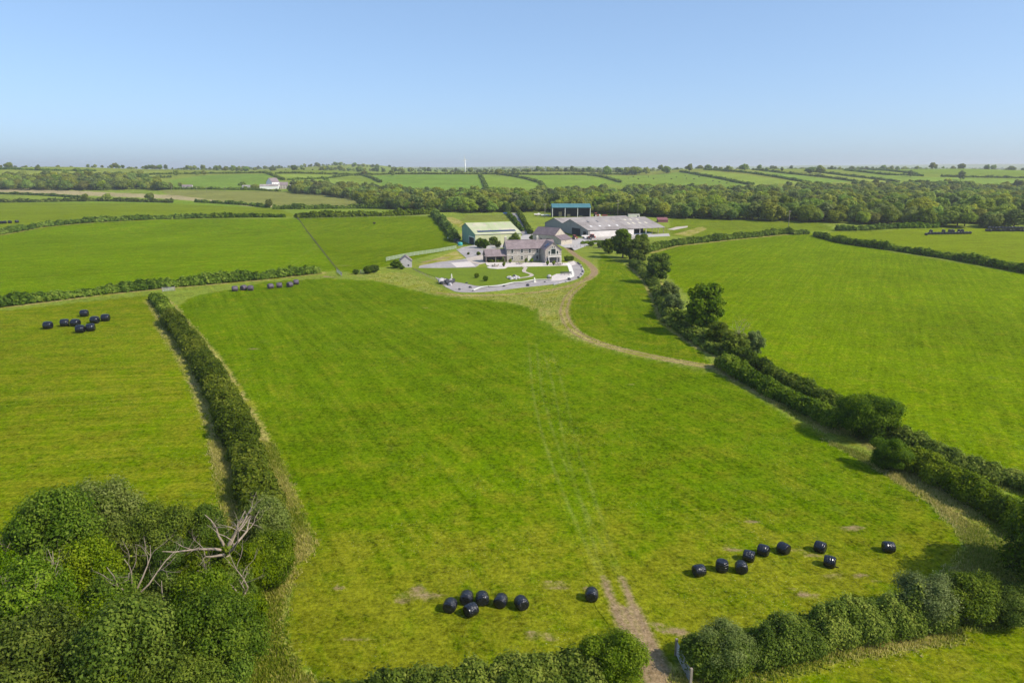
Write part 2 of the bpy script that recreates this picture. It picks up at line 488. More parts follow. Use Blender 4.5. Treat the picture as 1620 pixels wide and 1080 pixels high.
def put_tree(proto, loc, h, label, cat='tree', group=None, name='broadleaf_tree', rz=None, wx=1.0):
    rz = random.uniform(0, 6.28) if rz is None else rz
    s = h/10.0
    e = empty(name, loc, rz, (s*wx, s*wx, s))
    tag(e, label, cat, group)
    obj('crown', proto[0], e); obj('trunk', proto[1], e)
    return e
# ------------------------------------------------------------------ layout data (pixels of the photograph, turned into ground points)
# (foot of the hedge, half width, height, label, margin of rough grass, extra)
HEDGES = [
 ([(247,474),(262,491),(271,505)], 1.7, 2.3, 'short clipped length of hedge by the grey gate at the top of the long hedge', 1.8, {}),
 ([(270,509),(297,542),(323,578),(358,645),(386,713),(401,764),(416,815),(432,870)], 2.1, 2.8, 'long thick hedge running from the left wood up the field edge', 2.0, dict(cover=2.2)),
 ([(-160,512),(-60,494),(0,485),(60,478),(170,464),(240,457),(330,449),(400,443),(502,432)], 1.9, 3.1, 'straight clipped hedge crossing behind the eight black bales', 2.0, {}),
 ([(-120,392),(0,371),(60,360),(130,353),(250,347),(331,345)], 1.9, 3.2, 'curving hedge behind the broad left field, left of a narrow gap', 2.2, {}),
 ([(336,345),(400,344),(449,344)], 1.7, 2.9, 'short hedge right of the narrow gap behind the broad left field', .6, {}),
 ([(471,345),(560,343),(640,341),(690,338)], 2.4, 4.0, 'tall dark hedge along the top of the field left of the green shed', .3, {}),
 ([(-40,321),(60,320),(150,318),(272,321)], 2.2, 3.4, 'hedge with two round trees in it, above the pale left field', None, dict(lump=.3)),
 ([(-40,306),(60,309),(125,313)], 2.0, 2.4, 'low hedge below the straw strip at the left edge', None, dict(lump=.3)),
 ([(311,320),(345,322),(395,325),(424,329)], 1.8, 2.6, 'broken scrubby hedge along the brown rough field', None, dict(lump=.4)),
 ([(434,331),(480,331),(560,330),(640,331)], 2.4, 3.6, 'bushy hedge between the rough brown field and the far tall hedge', None, dict(lump=.3)),
 ([(1022,399),(1060,389),(1150,379),(1220,372),(1250,369)], 2.2, 3.0, 'hedge along the far edge of the bright right field beside the barns', 2.6, dict(lump=.25)),
 ([(1255,371),(1275,370)], 2.4, 3.2, 'short rounded hedge where two field boundaries meet on the right', .3, dict(lump=.25)),
 ([(1290,373),(1310,379),(1340,386),(1420,397),(1520,412),(1620,431),(1720,452)], 1.9, 2.9, 'long dark hedge slanting down to the right edge beyond the bright field', .4, {}),
 ([(1324,365),(1370,364),(1413,361)], 2.2, 3.2, 'clipped hedge behind the row of stacked bales, left part', None, {}),
 ([(1418,361),(1480,360)], 2.4, 3.4, 'pale rounded hedge behind the stacked bales, below the dark round tree', None, dict(lump=.3)),
 ([(1142,581),(1185,605),(1255,641),(1322,676)], 1.7, 2.5, 'sunlit near hedge of the lane, from the track end to the large ash', 1.3, {}),
 ([(1438,737),(1500,772),(1553,802),(1592,824),(1640,852)], 1.7, 2.6, 'sunlit near hedge of the lane, lower length beside the dry grass', 1.5, {}),
 ([(1160,565),(1215,590),(1270,620),(1325,652)], 1.7, 2.4, 'darker far hedge of the lane, upper length below the dead sticks', .5, {}),
 ([(1415,698),(1450,712),(1530,742),(1620,772),(1720,806)], 1.8, 2.5, 'darker far hedge of the lane, lower length running to the right edge', .5, {}),
 ([(1108,1066),(1150,1056),(1200,1040),(1320,1012),(1400,998),(1480,990)], 1.65, 2.7, 'broad leafy hedge above the wire fence in the bottom right corner', .5, dict(lump=.3, cover=2.2, leaf=.095)),
 ([(520,1150),(620,1124),(700,1112),(850,1098),(930,1082)], 1.9, 2.7, 'low leafy hedge along the bottom edge beside the earth track', .3, dict(cover=2.2)),
 ([(802,337),(808,344),(817,354),(826,366)], 1.1, 2.2, 'narrow clipped hedge bank on the left of the farm lane', None, dict(step=1.2)),
 ([(821,337),(827,349),(834,361),(840,371)], 1.3, 2.4, 'narrow clipped hedge bank on the right of the farm lane', None, dict(step=1.2)),
 ([(826,335),(850,334),(872,333)], 1.6, 2.6, 'clipped hedge left of the blue barn', None, {}),
 ([(687,341),(697,351),(708,362),(716,374),(719,382)], 2.3, 3.6, 'overgrown hedge running down to the green shed', .5, dict(lump=.4)),
 ([(1002,418),(1030,444),(1048,474),(1060,506),(1090,530),(1128,553),(1158,566)], 1.9, 2.2, 'scrubby undergrowth hedge beneath the boundary trees', 1.6, dict(lump=.55)),
 ([(922,386),(940,384),(955,384)], 1.0, 1.3, 'low bramble hedge behind the post fence below the barns', .3, {}),
]
HILL_HEDGES = [
 ([(160,277),(230,277),(330,275),(400,274),(420,274),(432,278),(448,285)], 'hedge above the white farmhouse on the far left slope'),
 ([(457,285),(515,283),(519,291)], 'hedge right of the white farmhouse on the far slope'),
 ([(522,282),(555,278),(574,278),(590,283),(602,289)], 'hedge curving down the far slope left of the big open field'),
 ([(589,294),(597,297),(607,302)], 'short hedge at the foot of the far slope, left of the big open field'),
 ([(437,275),(520,276),(622,276),(700,276),(759,276),(800,276),(863,277),(930,277),(1000,276)], 'long ridge hedge along the skyline left of the pines'),
 ([(759,277),(764,286),(768,295),(771,303)], 'short hedge running straight down the far slope below the turbine'),
 ([(793,277),(815,280),(835,284),(855,290),(863,300)], 'hedge curving down the far slope right of the turbine'),
 ([(930,278),(945,279),(959,282),(981,289)], 'hedge slanting under the tall skyline tree on the far slope'),
 ([(1076,272),(1100,276),(1115,279)], 'upper left hedge of the striped slope, beside the grazing cattle'),
 ([(1110,278),(1140,283),(1161,288),(1190,293)], 'lower left hedge of the striped slope, beside the grazing cattle'),
 ([(1115,269),(1184,274),(1237,282),(1281,290)], 'second slanting hedge of the striped slope on the right'),
 ([(1191,269),(1245,275),(1306,281),(1356,288)], 'third slanting hedge of the striped slope on the right'),
 ([(1275,271),(1344,279),(1421,288)], 'fourth slanting hedge of the striped slope on the right'),
 ([(1337,270),(1402,277),(1460,279)], 'fifth slanting hedge of the striped slope on the right'),
 ([(1375,269),(1450,276)], 'short topmost hedge of the striped slope on the right'),
 ([(1490,280),(1550,281),(1640,282)], 'level hedge near the right edge of the far slope'),
 ([(1440,288),(1500,291),(1560,296)], 'hedge at the wood edge on the far right slope'),
 ([(-30,269),(60,270),(150,271)], 'skyline hedge at the far left edge'),
 ([(250,300),(330,300),(400,301),(440,303)], 'thin hedge between the brown field and the far left slope'),
 ([(200,284),(270,281)], 'hedge under the round tree on the far left slope'),
]
POLY = lambda l: np.array([[p.x, p.y] for p in pts(l)])
LINE = lambda l, st=2.0: smooth_line(pts(l), st, 4)
LINES_DRY = []; LINES_DIRT = []     # (polyline, half width)
for hp, hw, hh_, hl, hm, hx in HEDGES:
    if hm is not None: LINES_DRY.append((resample(pts(hp), 8.0)[0], hw + hm))

ROUGH = [  # rough, dry grass
 [(470,850),(468,900),(455,940),(448,1000),(468,1050),(505,1085),(560,1120),(330,1120),(360,1020),(410,930),(425,880),(440,850)],
 [(1300,694),(1347,719),(1403,751),(1466,792),(1507,829),(1525,853),(1527,869),(1514,888),(1495,905),(1540,925),(1640,930),(1640,890),(1560,842),(1500,800),(1430,752),(1370,718)],
 [(545,433),(600,432),(640,429),(668,440),(700,457),(722,467),(800,467),(870,462),(904,454),(914,457),(897,472),(891,494),(899,515),(917,531),(951,545),(945,549),(905,535),(878,520),(862,503),(850,488),(800,477),(740,472),(690,467),(640,455),(590,443)],
 [(1085,1085),(1330,1022),(1480,987),(1640,965),(1640,985),(1480,1003),(1330,1040),(1110,1095)],
 [(720,380),(735,372),(727,360),(712,352),(700,345),(715,343),(735,352)],
 [(632,424),(660,419),(722,396),(737,408),(690,416)],
 [(1062,371),(1110,358),(1120,362),(1090,374)],
]
ROUGH = [POLY(r) for r in ROUGH]
# wheel tracks
TRACK_LOOP = [(897,392),(911,404.4),(931,416.7),(940,426),(941,433),(927,443.5),(901,453),(860,461.5),(800,466.5),(735,468),(690,463)]
TRACK_FIELD = [(921,449),(908,459),(897,471.6),(890.5,494),(898.7,514.4),(917,530.7),(951.6,545),(1002.6,558),(1063.7,570.4),(1128,581)]
ENTRY = [(1062,1110),(1042,1072),(1022,1035),(1003,995),(985,955),(968,912)]
def offset(Q, d):
    t = np.gradient(Q, axis=0); t /= np.linalg.norm(t, axis=1, keepdims=True); return Q + np.stack([-t[:, 1], t[:, 0]], 1)*d
tl = LINE(TRACK_LOOP); tf = LINE(TRACK_FIELD); te = LINE(ENTRY, 1.0)
nl = len(tl)
LINES_DIRT += [(tl[:int(nl*.62)], 1.35), (tl[int(nl*.58):], .55)]
LINES_DIRT += [(offset(tf, .85), .34), (offset(tf, -.85), .34), (offset(te, .85)[:int(len(te)*.72)], .52), (offset(te, -.85)[:int(len(te)*.72)], .52), (offset(te, .85)[int(len(te)*.7):int(len(te)*.95)], .36), (offset(te, -.85)[int(len(te)*.7):int(len(te)*.95)], .36), (offset(te, .85)[int(len(te)*.9):], .2), (offset(te, -.85)[int(len(te)*.9):], .2), (te[:max(4, int(len(te)*.45))], .95), (te[int(len(te)*.4):int(len(te)*.75)], .42)]
LINES_DIRT += [(LINE([(668,415),(690,410.5),(712,406)], 2.0), 1.1)]
k0, k1 = int(len(tf)*.12), int(len(tf)*.55)
LINES_DRY += [(offset(tf, -4.2)[k0:k1], .55), (offset(tf, -6.4)[k0:k1], .5), (offset(tf, -9.0)[k0:int(len(tf)*.45)], .5)]
LINES_DRY += [(tf, 1.7), (te[:int(len(te)*.7)], 1.3), (tl, 1.8)]
MARK_A = LINE([(842,543),(850,620),(867,690),(893,760),(929,840),(963,908)], 3.0)
MARK_B = LINE([(866,556),(880,600),(892,650),(901,700),(926,780),(950,850),(968,912)], 3.0)
LINES_FAINT = [(offset(l_, o_), .24) for l_ in (MARK_A, MARK_B) for o_ in (-.85, .85)]
LINES_FAINT += [(LINE([(420,440),(500,390),(478,352)] , 4.0), .5), (LINE([(438,432),(505,400),(485,352)], 4.0), .5),
                (LINE([(860,485),(842,500),(880,530),(960,556),(1100,586)],3.0), .5), (LINE([(866,480),(852,497),(870,515),(900,535)],3.0), .5)]
STRAW = [(674,944,1.6,.5),(634,947,.8,.5),(535,928,.6,.4),(660,928,.7,.4),(880,925,1.3,.55),(843,1004,.7,.5),(867,1006,.7,.45),(1155,867,1.3,.45),(1350,836,1.3,.6),(1190,825,1.0,.4),(1267,938,.9,.5),
 (1286,940,.5,.3),(1320,913,1.4,.4),(1370,912,1.2,.4),(1275,875,1.2,.5),(1045,993,.9,.5),(1075,1000,1.1,.6),(930,932,.4,.4),(673,487,1.0,.7),(345,730,1.1,.6),(305,607,1.2,.6),(400,552,1.3,.8),(180,935,.8,.3),
 (225,780,.7,.4),(570,1008,1.1,.25),(1485,865,.7,.3),(1035,655,.9,.3),(1000,608,1.3,.3),(1045,632,.7,.3),(545,560,.8,.3),(1060,477,1.6,.8),(985,440,1.5,.7),(520,438,4,1.6),(545,420,5,1.0),(468,343,4,2.0),(840,1004,.5,.4)]
FIELDS = [  # outline, colour, mowing angle (None: round the edge)
 ('main', [(262,505),(300,470),(420,446),(520,440),(600,445),(690,468),(800,478),(850,488),(862,505),(905,537),(1000,562),(1130,590),(1250,660),(1347,717),(1466,790),(1525,853),(1514,890),(1440,930),(1330,965),(1200,1000),(1085,1030),(1020,1085),(500,1090),(450,1000),(468,880),(425,760),(375,640)], (.090, .150, .0008), 117),
 ('left', [(-300,640),(0,492),(240,466),(262,505),(350,660),(406,832),(440,900),(200,1100),(-400,1100)], (.104, .163, .0008), 8),
 ('left2', [(-200,500),(240,455),(505,430),(535,428),(472,346),(250,347),(60,360),(0,371),(-200,400)], (.108, .178, .0008), 30),
 ('field2', [(535,428),(560,432),(640,415),(722,393),(712,372),(690,342),(470,345)], (.100, .156, .0008), 75),
 ('pale', [(-200,390),(0,368),(60,357),(250,344),(450,342),(470,342),(440,331),(424,329),(272,322),(0,321),(-200,325)], (.140, .190, .009), 10),
 ('right', [(1030,402),(1060,391),(1150,381),(1285,366),(1295,376),(1420,400),(1620,433),(1760,458),(1760,860),(1620,790),(1430,705),(1325,650),(1215,588),(1160,562),(1120,510),(1090,470),(1050,430)], (.114, .178, .0006), 62),
 ('rightfar', [(1290,371),(1420,397),(1620,431),(1760,458),(1760,360),(1480,361),(1324,366)], (0.15, 0.2, 0.006), 20),
 ('rightmid', [(1060,372),(1110,380),(1250,368),(1324,365),(1300,352),(1180,348),(1060,346)], (0.125, 0.172, 0.009), 0),
 ('smallright', [(915,457),(897,472),(891,494),(899,515),(950,545),(1125,580),(1090,520),(1050,470),(1000,425),(950,400),(945,432)], (.088, .148, .0008), None),
 ('corner', [(1085,1075),(1330,1030),(1480,998),(1640,975),(1640,1200),(1000,1200)], (.100, .154, .0008), -18),
 ('brown', [(255,301),(440,303),(545,310),(585,318),(560,328),(430,329),(330,320),(270,313)], (.185,.195,.050), 0),
 ('straw', [(-60,296),(60,299),(180,305),(280,309),(435,325),(424,329),(330,319),(250,314),(150,310),(60,306),(-60,303)], (.340,.285,.150), 0),
 ('lane', [(1180,575),(1300,640),(1420,710),(1500,755),(1640,830),(1640,890),(1500,785),(1420,735),(1300,665),(1180,605)], (.180,.170,.045), 40),
 ('meadow', [(730,350),(805,350),(800,340),(735,340)], (.165,.190,.035), 0),
]
HILL_FIELDS = [
 ([(602,290),(574,279),(622,277),(759,277),(771,303),(700,303),(620,302)], (0.139,0.237,0.030)),
 ([(764,277),(793,278),(855,290),(863,300),(771,303)], (0.165,0.250,0.030)),
 ([(800,278),(930,278),(981,289),(900,302),(863,300)], (0.158,0.250,0.028)),
 ([(940,278),(1076,272),(1190,293),(1180,300),(985,296)], (0.152,0.231,0.026)),
 ([(270,285),(330,277),(420,275),(448,286),(380,299),(270,298)], (0.139,0.225,0.030)),
 ([(1115,270),(1281,290),(1190,293),(1100,276)], (0.198,0.263,0.032)), ([(1191,270),(1356,288),(1281,290)], (0.158,0.244,0.034)),
 ([(1275,271),(1421,288),(1356,288)], (0.218,0.269,0.041)), ([(1337,271),(1460,280),(1421,288)], (0.165,0.237,0.034)), ([(1460,280),(1640,282),(1640,300),(1421,289)], (0.172,0.256,0.034)),
 ([(0,268),(260,272),(260,284),(0,275)], (0.218,0.256,0.041)), ([(457,284),(522,282),(602,290),(607,302),(519,298)], (0.185,0.256,0.034)),
 ([(437,276),(574,279),(522,281),(457,283)], (0.198,0.269,0.038)),
]

def in_poly(x, y, P):
    c = np.zeros(x.shape, bool); n = len(P)
    for i in range(n):
        x0, y0 = P[i]; x1, y1 = P[(i+1) % n]
        if y0 == y1: continue
        m = ((y0 > y) != (y1 > y)) & (x < (x1 - x0)*(y - y0)/(y1 - y0) + x0)
        c ^= m
    return c
def dist_line(x, y, Q, closed=False):
    d = np.full(x.shape, 1e9)
    n = len(Q)
    for i in range(n if closed else n - 1):
        a = Q[i]; b = Q[(i+1) % n]; ab = b - a; L = ab @ ab + 1e-9
        t = np.clip(((x - a[0])*ab[0] + (y - a[1])*ab[1])/L, 0, 1)
        d = np.minimum(d, (x - a[0] - t*ab[0])**2 + (y - a[1] - t*ab[1])**2)
    return np.sqrt(d)
FIELD_POLYS = [(n, POLY(p), c, a) for n, p, c, a in FIELDS]
HILL_POLYS = [(POLY(p), c) for p, c in HILL_FIELDS]

def near_box(x, y, Q, pad):
    return (x > Q[:, 0].min() - pad) & (x < Q[:, 0].max() + pad) & (y > Q[:, 1].min() - pad) & (y < Q[:, 1].max() + pad)

def ground_attrs(x, y):
    n = len(x)
    t1 = .5 + .5*np.sin(x/190 + 1.1*np.sin(y/260)) ; t2 = .5 + .5*np.sin(y/330 + x/470)
    col = np.stack([.150 + .035*t1, .205 + .028*t2, .020 + .014*t1], 1)
    mow = .7*x + .4*y
    dry = np.full(n, -5.0); dirt = np.full(n, -5.0); wild = np.zeros(n); mark = np.zeros(n)
    for P, c in HILL_POLYS: col[in_poly(x, y, P)] = c
    for nm, P, c, a in FIELD_POLYS:
        k = in_poly(x, y, P); col[k] = c
        if a is None:
            q = near_box(x, y, P, 5); q &= in_poly(x, y, P) | (dist_line(x, y, P, True) < 6)
            mow[q] = dist_line(x[q], y[q], P, True)
        else:
            t = math.radians(a); mow[k] = (-math.sin(t)*x + math.cos(t)*y)[k]
        if nm == 'main': wild[k] = .15*sstep(150, 60, y[k]) + .6*sstep(76, 56, y[k])
        if nm in ('left', 'corner'): wild[k] = .4
        if nm in ('smallright',): wild[k] = .15
    nr = y < 600
    X = x[nr]; Y = y[nr]; dn = dry[nr]; en = dirt[nr]; wd = wild[nr]; mk = mark[nr]
    for P in ROUGH:
        q = near_box(X, Y, P, 6)
        if not q.any(): continue
        s = dist_line(X[q], Y[q], P, True); s = np.where(in_poly(X[q], Y[q], P), s, -s)
        dn[q] = np.maximum(dn[q], np.clip(s, -5, .12 if P is ROUGH[2] else 1.1))
    for Q, w in LINES_DRY:
        q = near_box(X, Y, Q, w + 5)
        if q.any(): dn[q] = np.maximum(dn[q], np.clip(w - dist_line(X[q], Y[q], Q), -5, .9))
    for Q, w in LINES_FAINT:
        q = near_box(X, Y, Q, w + 4)
        if q.any(): mk[q] = np.maximum(mk[q], np.exp(-(dist_line(X[q], Y[q], Q)/w)**2))
    for Q, w in LINES_DIRT:
        q = near_box(X, Y, Q, w + 5)
        if q.any(): en[q] = np.maximum(en[q], np.clip(w - dist_line(X[q], Y[q], Q), -5, .8))
    for px_, py_, a, b in STRAW:
        c = at(px_, py_); th = .4*math.sin(px_*1.7) - .3
        dx = X - c.x; dy = Y - c.y; u = dx*math.cos(th) + dy*math.sin(th); v = -dx*math.sin(th) + dy*math.cos(th)
        s = (1 - np.sqrt((u/a)**2 + (v/b)**2))*min(a, b)*1.2 - .1
        k = s > -5
        en[k] = np.maximum(en[k], np.clip(s[k] + .12, -5, .34))
    dry[nr] = dn; dirt[nr] = en; wild[nr] = wd; mark[nr] = mk
    return dict(col=col, mow=mow, dry=dry, dirt=dirt, wild=wild, mark=mark)

def ground_grid(name, nr_, nc, u0, u1, y0, y1, apex):
    r = np.geomspace(y0 + apex, y1 + apex, nr_); u = np.linspace(u0, u1, nc)
    Rr, U = np.meshgrid(r, u, indexing='ij')
    x = (U*Rr).ravel(); y = (Rr - apex).ravel(); z = H(x, y)
    i = np.arange(nr_*nc).reshape(nr_, nc)
    F = np.stack([i[:-1, :-1], i[:-1, 1:], i[1:, 1:], i[1:, :-1]], -1).reshape(-1, 4)
    return mesh_np(name, np.stack([x, y, z], 1), [F], M['ground'], ground_attrs(x, y), smooth=True)
g = obj('ground', ground_grid('ground', 620, 560, -1.25, 1.25, -20, 15000, 50))
tag(g, 'green rolling farmland of mown grass fields', None, kind='structure')

def ribbon(name, Q, w, lift, mat, label, use_ground=False, across=7, jit=.15, cat=None):
    Q, s = resample(Q, 1.0); t = np.gradient(Q, axis=0); t /= np.linalg.norm(t, axis=1, keepdims=True)
    nn = np.stack([-t[:, 1], t[:, 0]], 1); k = np.linspace(-1, 1, across)
    ww = w*(1 + jit*np.sin(s*.9)*np.sin(s*.37 + 1))
    P = Q[:, None, :] + nn[:, None, :]*(k[None, :, None]*ww[:, None, None])
    x = P[..., 0].ravel(); y = P[..., 1].ravel(); z = H(x, y) + lift
    i = np.arange(len(x)).reshape(len(Q), across)
    F = np.stack([i[:-1, :-1], i[1:, :-1], i[1:, 1:], i[:-1, 1:]], -1).reshape(-1, 4)
    me = mesh_np(name, np.stack([x, y, z], 1), [F], M[mat], ground_attrs(x, y) if use_ground else None, smooth=True)
    o = obj(name, me); tag(o, label, cat, kind='structure'); return o
ribbon('farm_track', LINE(TRACK_LOOP, 1.0), 2.3, .05, 'ground', 'curving bare earth track round the garden', True, 13)
ribbon('field_track', LINE(TRACK_FIELD, 1.0), 2.0, .035, 'ground', 'worn wheel track curving to the hedge gap', True, 13)
ribbon('entrance_track', LINE(ENTRY, .6), 2.3, .05, 'ground', 'rutted earth track entering the field at the bottom', True, 17)

for i_, l_ in enumerate((MARK_A, MARK_B)):
    ribbon('wheel_marks', l_, 1.7, .03 + .005*i_, 'ground', ['left pair of faint pale wheel marks up the mown field', 'right pair of faint pale wheel marks up the mown field'][i_], True, 29, jit=0)
M['gravel'] = plain('mauve_gravel', (.30,.262,.255), .9, var=.3, scale=.9, col2=(.45,.405,.375), bmp=.02)
M['concrete'] = plain('yard_concrete', (.42,.385,.35), .85, var=.2, scale=.7)
M['tan'] = plain('tan_drive', (.46,.39,.32), .85, var=.15, scale=1.0)
M['paving'] = plain('pale_paving', (.60,.53,.475), .8, var=.12, scale=1.5)
M['kerb'] = plain('cream_kerb', (.72,.69,.60), .8, var=.08, scale=2)
M['lawn'] = plain('garden_lawn', (.125,.185,.005), .9, var=.28, scale=.9, col2=(.17,.235,.008), spec=.1)
M['tarmac'] = plain('worn_tarmac', (.24,.22,.21), .9, var=.2, scale=.8)

def sheet(name, px, lift, mat, label, rnd=0):
    P = pts(px)
    if rnd:
        Q = smooth_line([(p.x, p.y) for p in P] + [(P[0].x, P[0].y)], rnd, 3)[:-1]
        P = [Vector((q[0], q[1], 0)) for q in Q]
    for p in P: p.z = float(H(p.x, p.y))
    # push the sheet's points so the normal points up
    ar = sum(P[i].x*P[(i+1) % len(P)].y - P[(i+1) % len(P)].x*P[i].y for i in range(len(P)))
    if ar < 0: P = P[::-1]
    mb = MB(); mb.slab([p + Vector((0, 0, lift)) for p in P], lift + .25, Vector((0, 0, 1)))
    o = mb.build(name, M[mat]); tag(o, label, None, kind='structure'); return o
LAWN = [(652,425),(700,424.3),(755,423.5),(800,421.5),(860,420.5),(898,419.3),(903,426),(905.5,434),(900,438.5),(880,442),(845,444),(820,446.5),(795,449.5),(775,452.5),(755,453),(738,449),(712,445),(690,439),(668,431)]
sheet('garden_gravel', [(688,438),(712,444),(730,447),(752,452),(800,447),(850,442),(900,436),(904,428),(897,414),(909,412.5),(919,420),(925,429),(922,436),(912,442),(895,447),(860,451.5),(820,455.5),(790,460),(755,462.8),(722,462.5),(703,453)], .07, 'gravel', 'grey gravel border edging the garden', 1.5)
sheet('garden_lawn', LAWN, .12, 'lawn', 'mown garden lawn in front of the farmhouse', 1.0)
sheet('terrace', [(768,416),(800,415.5),(866,415.5),(900,416.5),(908,413),(911,418),(903,421),(890,420.8),(860,421.8),(800,422.8),(788,424.5),(770,420)], .17, 'paving', 'pale stone terrace along the farmhouse front')
sheet('round_patio', [(770,423.2),(775,421.3),(786,420.7),(798,421.3),(803,423.2),(799,425.2),(786,426),(774,425.2)], .22, 'paving', 'round white patio beside the terrace')
sheet('seating_patio', [(873,437.5),(880,434),(900,432.5),(905,436),(900,440.5),(885,444),(872,444.5)], .17, 'paving', 'pale patio with the slatted bench')
ribbon('kerb_edging', LINE([(748,460.5),(760,455.5),(772,453.6),(788,453.6),(800,450.8),(812,447.8),(825,447.3),(838,445),(845,443.4),(872,443)], .6), .62, .3, 'kerb', 'cream kerb curving along the lawn edge', across=3, jit=0)
ribbon('side_kerb', LINE([(897,416.5),(901,421),(903,427),(905,433),(905,438),(898,441)], .5), .8, .2, 'kerb', 'cream kerb path down the right side of the lawn', across=3, jit=0)
ribbon('garden_path', LINE([(826,421.5),(832,424),(829,428),(829,430.5),(840,434),(842,436),(838,438.3),(822,440.5)], .5), .75, .19, 'tan', 'winding stone path across the lawn', across=3, jit=.05)
sheet('gravel_garden', [(722,395),(737,390.5),(768,396),(769,402),(738,408.7)], .09, 'gravel', 'mauve gravel garden below the green shed')
sheet('tan_drive', [(737,409),(768,401.5),(772,415.5),(757,418.5),(742,415)], .08, 'tan', 'tan paved drive beside the open carport')
sheet('parking_court', [(662,424),(664,420.6),(690,415.4),(737,409.3),(746,414.5),(758,419),(752,422.8),(720,424)], .06, 'gravel', 'grey gravel court left of the farmhouse')
sheet('court_slab', [(713,416.3),(743,413.8),(752,421.2),(722,423.1)], .12, 'paving', 'pale rectangular slab in the gravel court')
sheet('farmyard', [(727,392),(760,386),(800,381),(826,373),(845,369),(868,372),(895,378),(935,375.5),(1000,372),(1058,369.5),(1060,373.5),(1000,376),(960,382),(930,388),(907,397),(897,393),(880,386),(800,391),(770,395),(740,392)], .05, 'concrete', 'pale concrete farmyard between house and barns')
ribbon('farm_lane', LINE([(834,376),(829,368),(823.5,357),(818,346),(813,337)], 2), 1.9, .06, 'tarmac', 'narrow lane between clipped hedge banks', across=5, jit=.03)
sheet('track_verge', [(1056,363),(1070,359),(1088,357.5),(1088,359.5),(1066,364)], .05, 'tan', 'pale earth patch behind the big barn')
# ------------------------------------------------------------------ hedges
for hp, hw, hh_, hl, hm, hx in HEDGES:
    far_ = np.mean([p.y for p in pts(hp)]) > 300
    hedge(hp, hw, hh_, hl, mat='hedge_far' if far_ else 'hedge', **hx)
for hp, hl in HILL_HEDGES:
    hedge(hp, 3.0, 3.6, hl, leaf=1.3, mat='hedge_far', lump=.3, cover=1.3, step=3.5)

# ------------------------------------------------------------------ trees
NEAR = [tree_proto(11, .14, spread=.24, stray=.2, cover=1.6, wide=.42, nb=17, base=.05, rr0=.30, rr1=.52), tree_proto(12, .135, spread=.24, stray=.2, cover=1.6, wide=.46, nb=18, base=.05, rr0=.28, rr1=.50), tree_proto(13, .15, spread=.26, stray=.24, wide=.38, nb=18, base=.06, rr0=.26, rr1=.46, cover=1.6, open_=.2), tree_proto(14, .12, stray=.26, wide=.42, nb=18, base=.05, rr0=.26, rr1=.46, mat='willow', cover=1.5, spread=.4)]
MID = [tree_proto(21, .30, .42, 36, .03, cover=1.8, open_=.15), tree_proto(22, .30, .48, 40, .03, cover=1.8, open_=.1), tree_proto(23, .28, .40, 30, .03, cover=1.2, open_=.4, mat='willow')]
FAR = [tree_proto(31, .55, .55, 13, .05, rr0=.32, rr1=.56, cover=2.0, limbs=3, mat='wood'), tree_proto(32, .52, .48, 12, .06, rr0=.32, rr1=.56, cover=2.0, limbs=3, mat='wood'), tree_proto(33, .55, .62, 14, .05, rr0=.30, rr1=.54, cover=2.0, limbs=3, mat='wood'), tree_proto(34, .48, .44, 20, .1, cover=1.1, limbs=3, open_=.3, mat='willow')]

WOODP = [tree_proto(41, .11, .37, 15, .30, rr0=.30, rr1=.50, spread=.34, stray=.26, cover=1.7), tree_proto(42, .105, .40, 16, .28, rr0=.28, rr1=.48, spread=.34, stray=.26, cover=1.7), tree_proto(43, .115, .34, 15, .26, rr0=.26, rr1=.46, spread=.36, stray=.3, cover=1.6, open_=.15), NEAR[3]]

def ptree(proto, px, py, h, label, zc=None, **kw):
    """tree by its foot, or by the pixel of its crown centre when zc is that centre's height"""
    p = at(px, py) if zc is None else at_z(px, py, zc)
    if zc is not None: p.z = 0.0
    return put_tree(proto, p, h, label, **kw)

# trees along the right boundary
ptree(MID[0], 985, 408, 12.5, 'tallest leafy tree at the garden corner below the barns', wx=1.0)
ptree(MID[1], 1008, 414, 10.0, 'broad dark tree in front of the tallest tree by the track', wx=1.15)
ptree(MID[0], 1012, 402, 9.0, 'rounded tree behind the garden corner group, next to the field hedge', wx=1.1)
ptree(MID[1], 963, 401, 7.0, 'low round tree left of the tallest tree by the track')
ptree(MID[0], 1040, 447, 10.0, 'rounded tree below the garden corner group on the boundary', wx=1.1)
ptree(MID[2], 1058, 478, 6.5, 'pale green bush between two boundary trees', cat='bush', name='bush', wx=1.2)
ptree(MID[2], 1062, 502, 6.5, 'small greyish bush just left of the tall lone boundary tree', cat='bush', name='bush', wx=1.2)
ptree(MID[0], 1112, 528, 12.0, 'tall lone round tree casting a long shadow on the small field', wx=.95)
ptree(MID[1], 1082, 515, 4.0, 'low dark bush in the shade of the tall lone tree', cat='bush', name='bush', wx=1.7)
ptree(MID[0], 1135, 548, 5.5, 'ivy-clad bush at the bend of the boundary', cat='bush', name='bush', wx=1.2)
ptree(MID[0], 1163, 563, 5.0, 'dense dark bush beneath the bare sticks', cat='bush', name='bush', wx=1.5)
ptree(MID[2], 1190, 562, 5.5, 'thin bush with upright sticks beside the track end', cat='bush', name='bush')
ptree(NEAR[1], 1368, 692, 7.0, 'large spreading ash between the two lane hedges', wx=1.35)
ptree(NEAR[0], 1405, 742, 4.4, 'round dark bush below the large ash in the lane', cat='bush', name='bush', wx=1.25)
ptree(NEAR[0], 1650, 942, 9.5, 'big dark tree half cut by the right edge', wx=1.15)
ptree(NEAR[2], 1655, 905, 9.0, 'tree behind the big dark one at the right edge')
ptree(NEAR[1], 1595, 985, 3.6, 'shaded bush at the right edge beside the round yellowish one', cat='bush', name='bush', wx=1.3)
